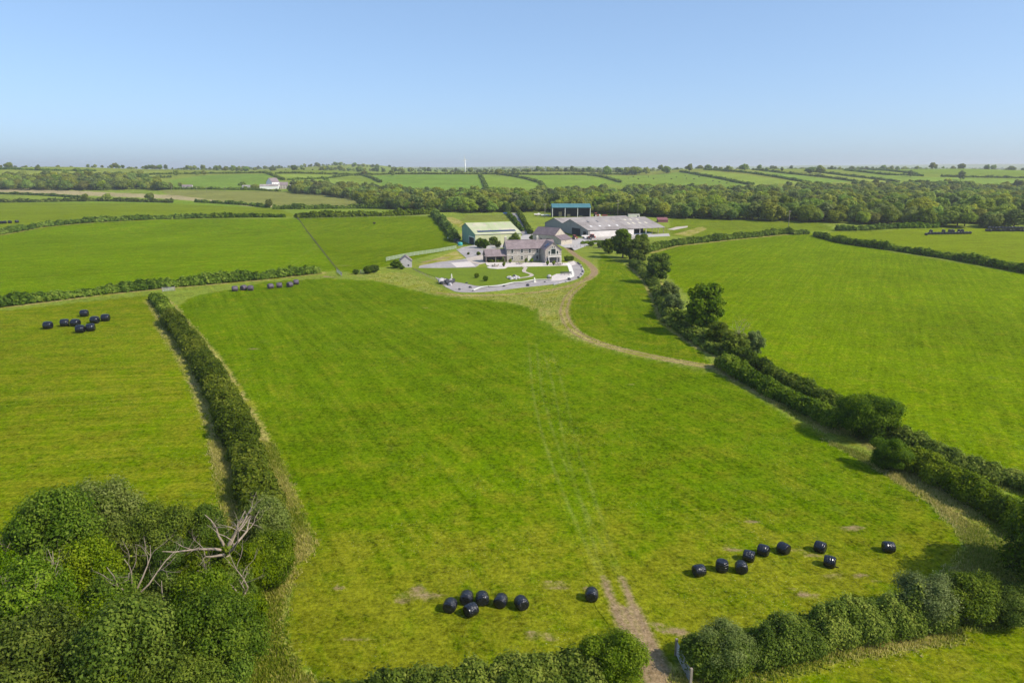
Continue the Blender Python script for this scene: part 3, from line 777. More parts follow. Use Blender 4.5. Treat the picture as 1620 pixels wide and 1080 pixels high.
ptree(NEAR[3], 1455, 986, 4.7, 'grey-green willow bush at the end of the bottom right hedge', cat='bush', name='bush', wx=1.25)
ptree(NEAR[0], 1532, 980, 4.4, 'round yellowish bush beside the willow bush', cat='bush', name='bush', wx=1.4)
ptree(NEAR[3], 1148, 1056, 4.0, 'pale grey-green bush in the bottom right hedge near the gate', cat='bush', name='bush', wx=1.3)
ptree(NEAR[0], 970, 1078, 4.4, 'round leafy bush at the bottom beside the earth track', cat='bush', name='bush', wx=1.2)
# the wood in the bottom left corner
WOOD_NEAR = [(82,855,6,10,0,'dense crown behind the bare white twigs'),(120,830,5,8.5,3,'pale feathery crown at the top of the left wood'),(168,822,5,8.5,3,'pale feathery crown next to the tallest dark crown'),
 (238,832,6,10,1,'tallest dark crown at the top of the left wood'),(128,900,6,9.5,0,'broad crown above the forked dead stub'),(275,884,5,8,1,'broad dark crown left of the big dead oak'),
 (330,838,4,6.5,0,'yellowish crown behind the dead oak limbs'),(418,815,5,8,3,'grey feathery crown where the long hedge ends'),(425,862,4.5,7,1,'dark crown at the wood corner beside the dry margin'),
 (20,915,5.5,9,1,'crown at the left edge above the bare twigs'),(60,975,5.5,9,0,'crown below the bare white twigs'),(225,970,6,9.5,1,'middle crown below the forked dead stub'),
 (318,965,5.5,9,0,'crown left of the thin dead stem'),(372,932,3.8,6.0,2,'loose crown right of the big dead oak'),(105,1010,6,9.5,1,'rounded crown in the lower left of the wood'),
 (210,1040,6,9.5,0,'rounded crown at the bottom of the wood'),(345,1015,5,8.5,1,'crown at the wood edge by the dry grass'),(50,1060,6,9.5,1,'crown in the very bottom left corner'),
 (150,1075,6,9.5,2,'bottom crown between the corner and the rounded one'),(285,1080,5.5,9,1,'bottom crown nearest the dry grass'),(390,970,4,6,2,'low bush at the wood edge above the dry grass'),
 (175,945,6,9,0,'crown around the forked dead stub'),(-40,990,6,9.5,0,'crown cut by the left edge'),(10,1020,6,9,2,'loose crown close to the left edge'),(340,1075,4.5,7,0,'low bush at the bottom of the wood'),(-30,930,6,9,1,'crown at the left edge of the wood'),(395,885,4.2,6.8,0,'low leafy crown below the grey feathery one'),(325,905,4.2,6.8,1,'low leafy crown at the foot of the dead oak')]
for px_, py_, zc, h_, k, lab in WOOD_NEAR:
    g_ = 1.04 if k != 3 and h_ > 7 else 1.0
    ptree(WOODP[k] if h_ > 7 else NEAR[k], px_, py_, h_*g_*(1 + .14*math.sin(px_*.37 + py_*.21)), lab, zc=zc + (.8 if g_ > 1 else 0), group='trees of the near left wood', wx=.90 if px_ < 300 else .78)

# dead branching trees
def dead_tree(name, label, loc, h, seed, spread=1.0, nlimb=6, ivy=False, rad=.22, ll=.5, zup=(.35, 1.0), zf=(.34, .5)):
    r = random.Random(seed)
    e = empty(name, loc, r.uniform(0, 6.28)); tag(e, label, 'dead tree')
    mb = MB(); mb.tube([(0, 0, -.3), (.05, .05, h*.25), (-.05, .1, h*.5)], [rad*1.5, rad*1.15, rad], 8)
    mb.build('trunk', M['dead'], e, True)
    def limb(mb, p, d, L, R, depth):
        path = [p]; rr = [R]; dd = Vector(d)
        n = 5
        for i in range(n):
            dd = (dd + Vector((r.gauss(0, .28), r.gauss(0, .28), r.gauss(.06, .18)))).normalized()
            path.append(path[-1] + dd*L/n); rr.append(R*(1 - (i+1)/n*.78))
        mb.tube(path, rr, 6 if depth < 2 else (4 if depth < 4 else 3))
        if depth < 4:
            for k in range(r.choice((2, 3, 3))):
                i = r.choice((2, 3, 4)); q = path[i]
                nd = (dd + Vector((r.gauss(0, .8), r.gauss(0, .8), r.gauss(.15, .45)))).normalized()
                limb(mb, q, nd, L*r.uniform(.38, .6), rr[i]*.66, depth + 1)
    for k in range(nlimb):
        a = 2*math.pi*k/nlimb + r.uniform(-.3, .3)
        d = Vector((math.cos(a)*spread, math.sin(a)*spread, r.uniform(*zup))).normalized()
        lm = MB(); limb(lm, Vector((0, .05, h*r.uniform(*zf))), d, h*ll*r.uniform(.84, 1.16), rad*.62, 1)
        lm.build('limb', M['dead'], e, True)
    if ivy:
        C = [(r.uniform(-.15, .15), r.uniform(-.15, .15), z) for z in np.linspace(.3, h*.5, 9)]
        obj('ivy', leaf_mesh('ivy', M['ivy'], C, [r.uniform(.45, .65) for _ in C], .13, cover=2.0, low=-1), e)
    return e
def dpt(px_, py_, z):
    p = at_z(px_, py_, z); p.z = 0; return p
dead_tree('dead_oak', 'big dead oak with bleached spreading limbs and an ivy-covered trunk', dpt(357, 872, 6.6), 13.5, 5, .9, 7, True, .22, .36, (.55, 1.3), (.44, .5))
dead_tree('dead_tree', 'bare white twiggy dead tree near the left edge of the wood', dpt(60, 962, 6.5), 13, 8, .5, 9, False, .10, .32, (.8, 1.6), (.46, .5))
dead_tree('dead_tree', 'forked dead stub with pale limbs in the middle of the wood', dpt(210, 940, 6.5), 13.0, 9, .45, 4, True, .15, .34, (.8, 1.6), (.46, .5))
dead_tree('dead_tree', 'thin pale dead stem leaning at the right edge of the wood', dpt(388, 960, 3.0), 9, 10, .4, 4, False, .12, .5, (.8, 1.6))
dead_tree('dead_tree', 'crooked dead branch poking out between the lower crowns', dpt(285, 985, 6), 9.5, 14, .6, 3, False, .12)
dead_tree('dead_tree', 'bare upright sticks above the dark bush on the boundary', at(1165, 563), 8.5, 15, .35, 6, False, .10)
dead_tree('dead_tree', 'pale broken twigs at the very left edge', dpt(5, 895, 6), 9, 16, .6, 5, False, .10)

# garden and farmyard shrubs
for px_, py_, h_, w_, lab in [(759,392,5.0,1.1,'dark green shrub against the green shed, left one'),(767,393,4.8,1.0,'dark green shrub against the green shed, right one'),(781,388,4.5,1.1,'bushy shrub behind the farmhouse carport'),
   (812,385,6.0,1.3,'round green tree between shed and farmhouse roof'),(897,413,2.3,1.4,'dark shrub right of the glazed gable'),(904,412,2.0,1.3,'low shrub beside the earth track behind the terrace'),(627,424,3.2,1.5,'dark bush left of the small stone outhouse'),
   (636,426,1.6,1.5,'low bush in front of the small stone outhouse'),(592,431,3.0,1.3,'dark bush by the field gate, right one'),(582,433,3.0,1.3,'dark bush by the field gate, left one'),(563,434,2.0,1.3,'low pale bush beside the field gate'),
   (757,404,1.8,1.2,'small clipped shrub in the gravel garden'),(741,403,1.2,1.2,'tiny shrub in the middle of the gravel garden'),(754,440,1.9,1.0,'small sapling on the lawn'),(768,445,2.0,1.0,'small sapling near the lawn kerb'),
   (856,380,4.0,1.1,'shrub beside the old stone barn'),(842,380,3.0,1.2,'shrub at the foot of the lane'),(720,378,3.5,1.2,'scrubby bush beside the scrap left of the shed'),(712,368,4.0,1.3,'scrubby bush at the end of the overgrown hedge'),
   (935,389,2.2,1.6,'low bramble bush beside the post fence'),(950,392,3.0,1.4,'bramble bush left of the boundary trees')]:
    ptree(MID[1], px_, py_, h_, lab, cat='bush', name='shrub', wx=w_)
ptree(MID[2], 788, 392, 3.6, 'golden shrub behind the carport roof', cat='bush', name='shrub', wx=1.3)

# single trees in the middle distance
for px_, py_, h_, w_, k, lab in [(136,319,9,1.0,1,'round dark tree standing in the hedge at the left'),(170,317,8,1.2,0,'spreading tree with a pale trunk in the left hedge'),(238,318,9.5,1.1,1,'broad dark tree in the left hedge'),
   (426,329,8.5,.8,1,'lone leaning tree at the edge of the brown field'),(267,300,10,1.2,0,'rounded tree on the far left slope'),(286,297,8,1.0,1,'purplish dark tree on the far left slope'),
   (222,286,17,1.0,0,'large round tree standing high on the far left slope'),(213,284,15,.8,2,'tall tree behind the large round one on the far left slope'),(279,279,12,1.0,1,'small round tree on the far left ridge'),
   (311,278,9,1.0,0,'left one of two small trees on the far left ridge'),(323,278,10,1.0,1,'right one of two small trees on the far left ridge'),
   (960,279,20,.9,1,'tallest tree on the skyline behind the blue barn'),(1006,277,17,1.2,2,'wide tree on the skyline right of the tallest one'),(1022,276,14,1.1,0,'round tree on the skyline, second of three'),(1054,274,15,1.1,2,'round tree on the skyline, third of three'),
   (991,277,12,1.1,0,'small skyline tree beside the wide one'),(1091,272,17,.7,1,'pointed tree on the skyline above the cattle'),(1152,272,12,1.0,0,'small tree on the skyline above the second hedge'),(1178,271,15,1.0,1,'tree on the skyline above the third hedge'),
   (1281,274,12,1.2,2,'low round tree on the striped slope, left of a pair'),(1298,275,16,1.1,0,'taller tree on the striped slope, right of a pair'),(790,279,14,1.2,0,'bare-looking round tree on the ridge right of the turbine'),
   (812,279,12,1.0,3,'thin pale tree on the ridge right of the turbine'),(620,279,12,1.0,0,'tree on the ridge above the big open field'),(576,277,9,1.3,2,'small tree on the ridge left of the big open field'),
   (384,297,9,1.2,0,'tree left of the far white farmhouse'),(404,300,8,1.3,2,'bush in front of the far farm sheds'),(1440,280,12,1.2,3,'pale tall poplar-like tree above the right wood'),(1520,285,16,1.0,3,'pale open tree at the top of the right wood'),
   (1213,272,9,1,1,'small tree on the skyline, first of a loose row'),(1237,272,10,.6,1,'thin tree on the skyline of the striped slope'),(60,270,9,1,0,'lone bush on the far left skyline'),(122,271,8,1.2,2,'small round bush on the far left skyline')]:
    ptree(FAR[k], px_, py_, h_, lab, wx=w_)

# ------------------------------------------------------------------ woods beyond the farm
WOODS = [
 ([(560,326),(640,333),(700,336),(760,338),(830,336),(870,336),(960,340),(1060,346),(1180,349),(1300,353),(1420,357),(1520,361),(1760,368),(1760,303),(1500,300),(1400,300),(1300,303),(1230,305),(1180,308),(1060,308),(1000,308),(950,311),(900,313),(860,312),(760,314),(700,314),(640,313),(600,316)], 8.6, 9.6),
 ([(458,303),(480,298),(520,299),(560,303),(610,306),(640,310),(600,322),(560,316),(520,310),(480,308)], 9.0, 9.6),
 ([(-40,300),(60,301),(150,302),(210,300),(265,302),(240,290),(190,287),(130,285),(60,285),(-40,287)], 11, 10.5),
]
spots = []
for px_, sp, hh_ in WOODS:
    P = POLY(px_); x0, y0 = P.min(0); x1, y1 = P.max(0)
    gx = np.arange(x0, x1, sp); gy = np.arange(y0, y1, sp*1.05)
    X, Y = np.meshgrid(gx, gy); X = X.ravel() + rng.uniform(-.42, .42, X.size)*sp; Y = Y.ravel() + rng.uniform(-.42, .42, Y.size)*sp
    dens = .5 + .5*np.sin(X/57 + 1.7*np.sin(Y/80)); dens = dens*.5 + .5*rng.random(len(X))
    k = in_poly(X, Y, P) & (dens > .18) & (np.abs(X/Y) < .85)
    edge = dist_line(X[k], Y[k], P, True)
    for x, y, e_ in zip(X[k], Y[k], edge): spots.append((x, y, e_, hh_))
spots = np.array(spots)
# nearest to the viewer in each direction count as single trees
key = spots[:, 1] + .25*spots[:, 2]
order = np.argsort(spots[:, 1])
ang = np.floor((spots[:, 0]/spots[:, 1])/.0058).astype(int)
seen = {}; single = []
for i in order:
    n_ = seen.get(ang[i], 0)
    if n_ < 1: single.append(i); seen[ang[i]] = n_ + 1
single = single[:285]
ss = set(single)
for i in single:
    x, y, e_, hh_ = spots[i]
    k = int(rng.choice([0, 1, 2, 0, 1, 3], 1)[0])
    h_ = hh_*rng.uniform(.7, 1.4)
    px_ = CX + FPX*x/(y*math.cos(PITCH) + (CAM_H - float(H(x, y)))*math.sin(PITCH))
    look = ['broad', 'rounded', 'wide-spreading', 'pale feathery'][k]
    size = 'small' if h_ < hh_*.88 else ('tall' if h_ > hh_*1.2 else 'medium')
    if y < 750:
        where = [(640, 'at the wood edge right of the rough brown field'), (700, 'at the wood edge behind the tall dark hedge'), (760, 'at the wood edge above the overgrown hedge'), (815, 'at the wood edge behind the meadow by the lane'), (873, 'at the wood edge left of the hay barn'), (936, 'at the wood edge behind the hay barn'),
                 (1010, 'at the wood edge behind the big barn'), (1062, 'at the wood edge behind the maroon shelter'), (1160, 'at the wood edge above the meadow right of the barns'), (1250, 'at the wood edge left of the leaning pole'), (1330, 'at the wood edge right of the leaning pole'),
                 (1415, 'at the wood edge behind the clipped hedge'), (1490, 'at the wood edge behind the pale rounded hedge'), (1560, 'at the wood edge between the two bale stacks'), (9999, 'at the wood edge behind the long stack of bales')]
    else:
        where = [(60, 'of the copse at the far left edge'), (130, 'of the left copse above the straw strip'), (200, 'of the left copse near its middle'), (300, 'at the right end of the left copse'), (520, 'of the copse right below the far white farm'), (560, 'in the middle of the copse below the far slope'), (9999, 'at the edge of the far wood below the big open field')]
    wh = [w for q_, w in where if px_ < q_][0]
    put_tree(FAR[k], (x, y, float(H(x, y)) - .2), h_, size + ' ' + look + ' tree ' + wh, group='trees along the front of the woods', rz=float(rng.uniform(0, 6.28)), wx=float(rng.uniform(.95, 1.3)))
def mass(name, idx, label, srcs, base_h):
    """a wood that reads as one mass: crowns set on points by geometry nodes"""
    P = np.array([(spots[i, 0], spots[i, 1], float(H(spots[i, 0], spots[i, 1])) - .3) for i in idx], np.float32)
    me = bpy.data.meshes.new(name); me.vertices.add(len(P)); me.vertices.foreach_set('co', P.ravel())
    a = me.attributes.new('sc', 'FLOAT', 'POINT'); a.data.foreach_set('value', (np.array([spots[i, 3] for i in idx])/10*(.58 + 1.15*rng.random(len(P))**1.7)).astype(np.float32))
    a = me.attributes.new('rz', 'FLOAT', 'POINT'); a.data.foreach_set('value', rng.uniform(0, 6.28, len(P)).astype(np.float32))
    o = obj(name, me)
    ng = bpy.data.node_groups.new(name, 'GeometryNodeTree')
    ng.interface.new_socket('Geometry', in_out='INPUT', socket_type='NodeSocketGeometry')
    ng.interface.new_socket('Geometry', in_out='OUTPUT', socket_type='NodeSocketGeometry')
    gi = ng.nodes.new('NodeGroupInput'); go = ng.nodes.new('NodeGroupOutput')
    ip = ng.nodes.new('GeometryNodeInstanceOnPoints')
    ng.links.new(gi.outputs[0], ip.inputs['Points'])
    gt = ng.nodes.new('GeometryNodeGeometryToInstance')
    for so in reversed(srcs):
        oi = ng.nodes.new('GeometryNodeObjectInfo'); oi.inputs[0].default_value = so; oi.inputs['As Instance'].default_value = True
        ng.links.new(oi.outputs['Geometry'], gt.inputs[0])
    ng.links.new(gt.outputs[0], ip.inputs['Instance'])
    ip.inputs['Pick Instance'].default_value = True
    rv = ng.nodes.new('FunctionNodeRandomValue'); rv.data_type = 'INT'
    rv.inputs['Min'].default_value = 0; rv.inputs['Max'].default_value = len(srcs) - 1
    ng.links.new([s for s in rv.outputs if s.type == 'INT'][0], ip.inputs['Instance Index'])
    def named(nm, idx_):
        na = ng.nodes.new('GeometryNodeInputNamedAttribute'); na.data_type = 'FLOAT'; na.inputs[0].default_value = nm; return na.outputs[0]
    ng.links.new(named('sc', 0), ip.inputs['Scale'])
    cx = ng.nodes.new('ShaderNodeCombineXYZ'); ng.links.new(named('rz', 0), cx.inputs[2])
    er = ng.nodes.new('FunctionNodeEulerToRotation'); ng.links.new(cx.outputs[0], er.inputs[0])
    ng.links.new(er.outputs[0], ip.inputs['Rotation'])
    ng.links.new(ip.outputs[0], go.inputs[0])
    md = o.modifiers.new('crowns', 'NODES'); md.node_group = ng
    tag(o, label, None, kind='stuff')
    return o
SRC = []
for o in scene.objects:
    if o.name.startswith('crown') and o.data in [f[0] for f in FAR] and o.data not in [s.data for s in SRC]: SRC.append(o)
rest = [i for i in range(len(spots)) if i not in ss]
mass('woodland', [i for i in rest if spots[i, 1] < 5000], 'dense broadleaf wood filling the valley beyond the farm', SRC, 9)
# dark treelines and small woods on the farthest ridges
fs = []
for _ in range(80):
    y = float(rng.uniform(1750, 6500)); x = float(rng.uniform(-.8, .8))*y; L = float(rng.uniform(120, 520)); a = float(rng.uniform(-.35, .35))
    for q in np.arange(0, L, 9 + y/900): fs.append((x + q*math.cos(a) + rng.uniform(-4, 4), y + q*math.sin(a) + rng.uniform(-12, 12), 0, 8.5))
for _ in range(800):
    y = float(rng.uniform(1640, 5000)); fs.append((float(rng.uniform(-.8, .8))*y, y, 0, 9))
spots = np.array(fs)
mass('distant_treeline', range(len(spots)), 'dark tree belts on the hazy farthest ridges', SRC, 9)
# ------------------------------------------------------------------ buildings
def stone_mat(name, c1, c2, c3, mortar):
    m, nt, b = nmat(name)
    pos = N(nt, 'ShaderNodeTexCoord').outputs['Object']
    mp = N(nt, 'ShaderNodeMapping'); mp.inputs['Scale'].default_value = (1, 1, 1.7); nt.links.new(pos, mp.inputs[0])
    vo = N(nt, 'ShaderNodeTexVoronoi'); vo.inputs['Scale'].default_value = 2.2; nt.links.new(mp.outputs[0], vo.inputs['Vector'])
    ve = N(nt, 'ShaderNodeTexVoronoi'); ve.feature = 'DISTANCE_TO_EDGE'; ve.inputs['Scale'].default_value = 2.2; nt.links.new(mp.outputs[0], ve.inputs['Vector'])
    sp = N(nt, 'ShaderNodeSeparateColor'); nt.links.new(vo.outputs['Color'], sp.inputs[0])
    c = mixc(nt, sp.outputs[0], c1, c2); c = mixc(nt, maprange(nt, sp.outputs[1], .6, .9), c, c3)
    c = mixc(nt, maprange(nt, ve.outputs['Distance'], .02, .07), mortar, c)
    nt.links.new(c, b.inputs['Base Color']); b.inputs['Roughness'].default_value = .9
    bump(nt, b, ve.outputs['Distance'], .05, .6)
    return m
def slate_mat(name, c1, c2):
    m, nt, b = nmat(name)
    pos = N(nt, 'ShaderNodeTexCoord').outputs['Object']
    br = N(nt, 'ShaderNodeTexBrick'); br.inputs['Scale'].default_value = 1.0
    br.inputs['Brick Width'].default_value = .5; br.inputs['Row Height'].default_value = .25; br.inputs['Mortar Size'].default_value = .015
    br.inputs['Color1'].default_value = (*c1, 1); br.inputs['Color2'].default_value = (*c2, 1); br.inputs['Mortar'].default_value = (*[q*.55 for q in c1], 1)
    nt.links.new(pos, br.inputs['Vector'])
    n = noise(nt, pos, .5, 4)
    c = mixc(nt, maprange(nt, n, .35, .7, 0, .5), br.outputs[0], tuple(q*1.35 for q in c2))
    nt.links.new(c, b.inputs['Base Color']); b.inputs['Roughness'].default_value = .7
    b.inputs['Specular IOR Level'].default_value = .2
    return m
def sheet_mat(name, c1, c2, c3, pitch=1.1, rough=.6, ax=0, patch=.35):
    """profiled sheeting: fine ribs, separate sheets in slightly different shades, stains"""
    m, nt, b = nmat(name)
    pos = N(nt, 'ShaderNodeTexCoord').outputs['Object']
    sep = N(nt, 'ShaderNodeSeparateXYZ'); nt.links.new(pos, sep.inputs[0])
    x = sep.outputs[ax]
    wn_ = N(nt, 'ShaderNodeTexWhiteNoise', noise_dimensions='1D')
    nt.links.new(mathn(nt, 'FLOOR', mathn(nt, 'DIVIDE', x, pitch)), wn_.inputs['W'])
    c = mixc(nt, wn_.outputs[0], c1, c2)
    n = noise(nt, pos, patch, 4, .6)
    c = mixc(nt, maprange(nt, n, .45, .7, 0, .85), c, c3)
    w = mathn(nt, 'SINE', mathn(nt, 'MULTIPLY', x, 2*math.pi/.33))
    c = mixc(nt, maprange(nt, w, -1, 1, 0, .12, False), c, tuple(q*.5 for q in c1))
    nt.links.new(c, b.inputs['Base Color']); b.inputs['Roughness'].default_value = rough
    b.inputs['Specular IOR Level'].default_value = .3
    bump(nt, b, w, .02, .7)
    return m
M['stone'] = stone_mat('house_stone', (.30,.255,.215), (.44,.385,.33), (.24,.20,.175), (.52,.48,.43))
M['stone2'] = stone_mat('barn_stone', (.40,.345,.27), (.52,.46,.37), (.33,.28,.22), (.55,.50,.43))
M['slate'] = slate_mat('mauve_slate', (.195,.152,.155), (.24,.192,.192))
M['slate_dark'] = slate_mat('dark_slate', (.150,.115,.120), (.19,.150,.155))
M['green_roof'] = sheet_mat('green_roof_sheets', (.38,.42,.22), (.46,.48,.28), (.58,.52,.38), 2.4, patch=.11)
M['green_wall_shaded'] = sheet_mat('shaded_green_wall_sheets', (.20,.34,.26), (.24,.38,.28), (.30,.40,.27), 1.1)  # shed's green sheeting with the gable's shade put into the colour
M['green_wall_sunlit'] = sheet_mat('sunlit_green_wall_sheets', (.46,.48,.26), (.52,.52,.30), (.38,.46,.28), 1.1)  # same shed's sheeting, with sunlight on the front put into the colour
M['grey_roof'] = sheet_mat('fibre_cement_roof', (.315,.275,.250), (.385,.34,.31), (.235,.195,.17), 2.2, patch=.12)
M['teal_roof'] = sheet_mat('teal_roof_sheets', (.055,.165,.19), (.065,.19,.21), (.09,.21,.225), 1.1)
M['boarding'] = sheet_mat('grey_boarding', (.30,.275,.265), (.40,.37,.35), (.25,.23,.225), .6)
M['whitewall'] = plain('whitewashed_wall', (.66,.62,.59), .8, var=.15, scale=.6)
M['render'] = plain('white_render', (.78,.77,.74), .8, var=.06)
M['cream'] = plain('cream_paint', (.70,.66,.54), .6, var=.05)
M['frame'] = plain('white_frame', (.72,.69,.63), .5, var=.04)
M['steel'] = plain('galvanised_steel', (.50,.50,.50), .45, .7, var=.12)
M['post'] = plain('weathered_timber', (.27,.225,.18), .9, var=.3, scale=3)
M['darktimber'] = plain('dark_timber', (.075,.060,.052), .85, var=.3, scale=2)
M['opening_shade'] = plain('painted_interior_shade', (.03,.03,.032), .95, var=.3)  # near-black colour standing in for the shade inside openings
M['red'] = plain('faded_red_paint', (.42,.085,.07), .55, var=.2)
M['maroon'] = plain('maroon_sheeting', (.22,.085,.085), .6, var=.2)
M['tealplastic'] = plain('teal_plastic', (.05,.33,.33), .45, var=.1)
M['bluepaint'] = plain('blue_paint', (.05,.12,.28), .5, var=.2)
M['darkgrey'] = plain('dark_grey_metal', (.06,.062,.07), .5, var=.2)
M['tyre'] = plain('tyre_rubber', (.025,.025,.026), .85, var=.2)
M['straw'] = plain('stacked_straw', (.40,.32,.17), .9, var=.25, scale=2)
M['yellow'] = plain('pale_rooflight', (.66,.60,.44), .5, var=.1)
def glass_mat():
    m, nt, b = nmat('window_glass')
    b.inputs['Base Color'].default_value = (.02, .026, .034, 1); b.inputs['Roughness'].default_value = .06
    b.inputs['Specular IOR Level'].default_value = .8
    return m
M['glass'] = glass_mat()
def solar_mat():
    m, nt, b = nmat('solar_cells')
    b.inputs['Base Color'].default_value = (.012, .03, .09, 1); b.inputs['Roughness'].default_value = .25
    return m
M['solar'] = solar_mat()

def window(par, x0, x1, z0, z1, y=0.0, bars=1, name='window', frame=.11):
    """a window set in the wall plane y, seen from -y"""
    mb = MB(); t = frame
    mb.box(x0-t, x0, y-.09, y+.05, z0-t, z1+t).box(x1, x1+t, y-.09, y+.05, z0-t, z1+t).box(x0, x1, y-.088, y+.05, z1, z1+t).box(x0, x1, y-.13, y+.05, z0-t, z0)
    w = mb.build(name, M['frame'], par)
    MB().box(x0, x1, y-.015, y+.02, z0, z1).build('pane', M['glass'], w)
    for k in range(bars):
        zz = z0 + (z1-z0)*(k+1)/(bars+1)
        MB().box(x0, x1, y-.05, y-.02, zz-.04, zz+.04).build('glazing_bar', M['frame'], w)
    return w
def gable_walls(mb, L, D, e, r, ry=None, x0=0.0, z0=-.5):
    """four walls of a gabled box, ridge along x at depth ry"""
    ry = D/2 if ry is None else ry
    A = (x0, 0); X1 = x0 + L
    v = [(x0,0,z0),(X1,0,z0),(X1,D,z0),(x0,D,z0),(x0,0,e),(X1,0,e),(X1,D,e),(x0,D,e),(x0,ry,r),(X1,ry,r)]
    mb.add(v, [(0,1,5,4),(2,3,7,6),(0,4,8,7,3),(1,2,6,9,5)])
    return mb
def gable_roof(par, L, D, e, r, mat, over=.35, ov_end=.25, t=.16, ry=None, x0=0.0, eb=None, name='roof_slope'):
    """two roof slopes standing just proud of the walls"""
    ry = D/2 if ry is None else ry; eb = e if eb is None else eb
    s1 = (r - e)/ry; s2 = (r - eb)/(D - ry); X0 = x0 - ov_end; X1 = x0 + L + ov_end; q = .14
    a = MB().slab([(X0,-over,e-s1*over+q),(X1,-over,e-s1*over+q),(X1,ry,r+q),(X0,ry,r+q)], t).build(name, M[mat], par)
    b_ = MB().slab([(X0,ry+.004,r+q),(X1,ry+.004,r+q),(X1,D+over,eb-s2*over+q),(X0,D+over,eb-s2*over+q)], t).build(name, M[mat], par)
    return a, b_

# --- farmhouse
hp = at(802, 414.6); TH = math.radians(13)
house = tag(empty('farmhouse', hp, TH), 'long two-storey stone farmhouse with slate roof and glazed gable wing', 'house')
HL, HD, HE, HR = 21.0, 7.2, 5.6, 8.7
gable_walls(MB(), HL, HD, HE, HR).build('wall', M['stone'], house)
rs = gable_roof(house, HL, HD, HE, HR, 'slate')
MB().box(-.3, HL+.3, HD/2-.12, HD/2+.12, HR+.16, HR+.26).build('ridge_tiles', M['slate_dark'], house)
for cx_ in (.2, 14.1):
    ch = MB().box(cx_-.45, cx_+.45, HD/2-.4, HD/2+.4, HR-.8, HR+1.35).build('chimney', M['stone'], house)
    MB().box(cx_-.52, cx_+.52, HD/2-.47, HD/2+.47, HR+1.352, HR+1.5).build('chimney_cap', M['cream'], ch)
    for q in (-.2, .2): MB().tube([(cx_+q, HD/2, HR+1.5), (cx_+q, HD/2, HR+1.9)], .12, 8).build('chimney_pot', M['kerb'], ch)
for wx_ in (2.3, 6.5, 9.9, 13.2): window(house, wx_-.48, wx_+.48, 3.75, 5.2)
for wx_ in (2.3, 6.5, 13.2): window(house, wx_-.48, wx_+.48, .95, 2.35)
d_ = MB().box(9.3, 10.5, -.10, .05, .05, 2.35).build('door', M['cream'], house)
MB().box(9.15, 9.3, -.14, .05, 0, 2.5).box(10.5, 10.65, -.14, .05, 0, 2.5).box(9.3, 10.5, -.138, .05, 2.352, 2.5).build('door_frame', M['frame'], d_)
MB().box(10.3, 10.36, -.16, -.1, 1.0, 1.1).build('handle', M['darkgrey'], d_)
MB().box(-.06, 14.6, -.10, .02, 2.98, 3.14).build('string_course', M['frame'], house)
MB().box(-.2, 14.3, -.55, -.43, HE-.38, HE-.26).build('gutter', M['darkgrey'], house)
MB().tube([(14.2, -.35, HE-.4), (14.2, -.12, HE-.9), (14.2, -.12, .1)], .06, 6).build('downpipe', M['darkgrey'], house)
# wing with the glazed gable, ridge along y
WX0, WW, WP, WE, WR = 14.6, 7.0, 7.6, 5.6, 8.5
v = [(WX0,-WP,-.5),(WX0+WW,-WP,-.5),(WX0+WW,1,-.5),(WX0,1,-.5),(WX0,-WP,WE),(WX0+WW,-WP,WE),(WX0+WW,1,WE),(WX0,1,WE),(WX0+WW/2,-WP,WR),(WX0+WW/2,1,WR)]
MB().add(v, [(0,1,5,8,4),(1,2,6,5),(3,0,4,7)]).build('wing_wall', M['stone'], house)
xm = WX0 + WW/2; sl = (WR - WE)/(WW/2); yb = HD/2
def wing_slope(sg):
    xo = xm + sg*(WW/2 + .35); zo = WE - sl*.35 + .17; zt = WR + .17
    p = [(xo,-WP-.3,zo),(xm+sg*.002,-WP-.3,zt),(xm+sg*.002,yb,zt),(xo,yb,zo)]
    if sg > 0: p = [p[1], p[0], p[3], p[2]]
    p = [p[1], p[0], p[3], p[2]]
    n_ = (Vector(p[1])-Vector(p[0])).cross(Vector(p[-1])-Vector(p[0]))
    if n_.z < 0: p = p[::-1]
    return MB().slab(p, .15).build('wing_roof_slope', M['slate'], house)
wl_ = wing_slope(-1); wing_slope(1)
def on_left(u, yy, lift): return (xm - u, yy, WR + .17 - sl*u + lift)
MB().slab([on_left(2.7,-5.2,.05), on_left(1.0,-5.2,.05), on_left(1.0,-2.4,.05), on_left(2.7,-2.4,.05)], .06).build('rooflight', M['solar'], wl_)
yg = -WP
window(house, xm-1.0, xm+1.0, 3.5, 6.0, yg, 0, 'gable_window', .16)
window(house, xm-2.15, xm-1.45, 3.5, 5.1, yg, 0, 'gable_window', .12)
window(house, xm+1.45, xm+2.15, 3.5, 5.1, yg, 0, 'gable_window', .12)
window(house, xm-.75, xm-.12, 6.35, 6.9, yg, 0, 'gable_window', .08); window(house, xm+.12, xm+.75, 6.35, 6.9, yg, 0, 'gable_window', .08)
window(house, xm-1.6, xm+1.5, .05, 2.4, yg, 0, 'glazed_door', .14)
window(house, xm-2.75, xm-2.15, .4, 2.2, yg, 0, 'window', .1); window(house, xm+2.05, xm+2.75, .4, 2.2, yg, 0, 'window', .1)
bal = MB().box(xm-2.4, xm+3.2, yg-1.1, yg-.003, 2.75, 2.95).build('balcony', M['frame'], house)
for k in range(8):
    xx = xm - 2.3 + k*5.4/7; MB().box(xx-.03, xx+.03, yg-1.06, yg-1.0, 2.952, 3.9).build('baluster', M['frame'], bal)
MB().box(xm-2.4, xm+3.2, yg-1.07, yg-.99, 3.902, 3.98).build('handrail', M['frame'], bal)
for xx in (xm-2.3, xm+3.1): MB().box(xx-.1, xx+.1, yg-1.08, yg-.88, -.3, 2.748).build('balcony_post', M['frame'], bal)
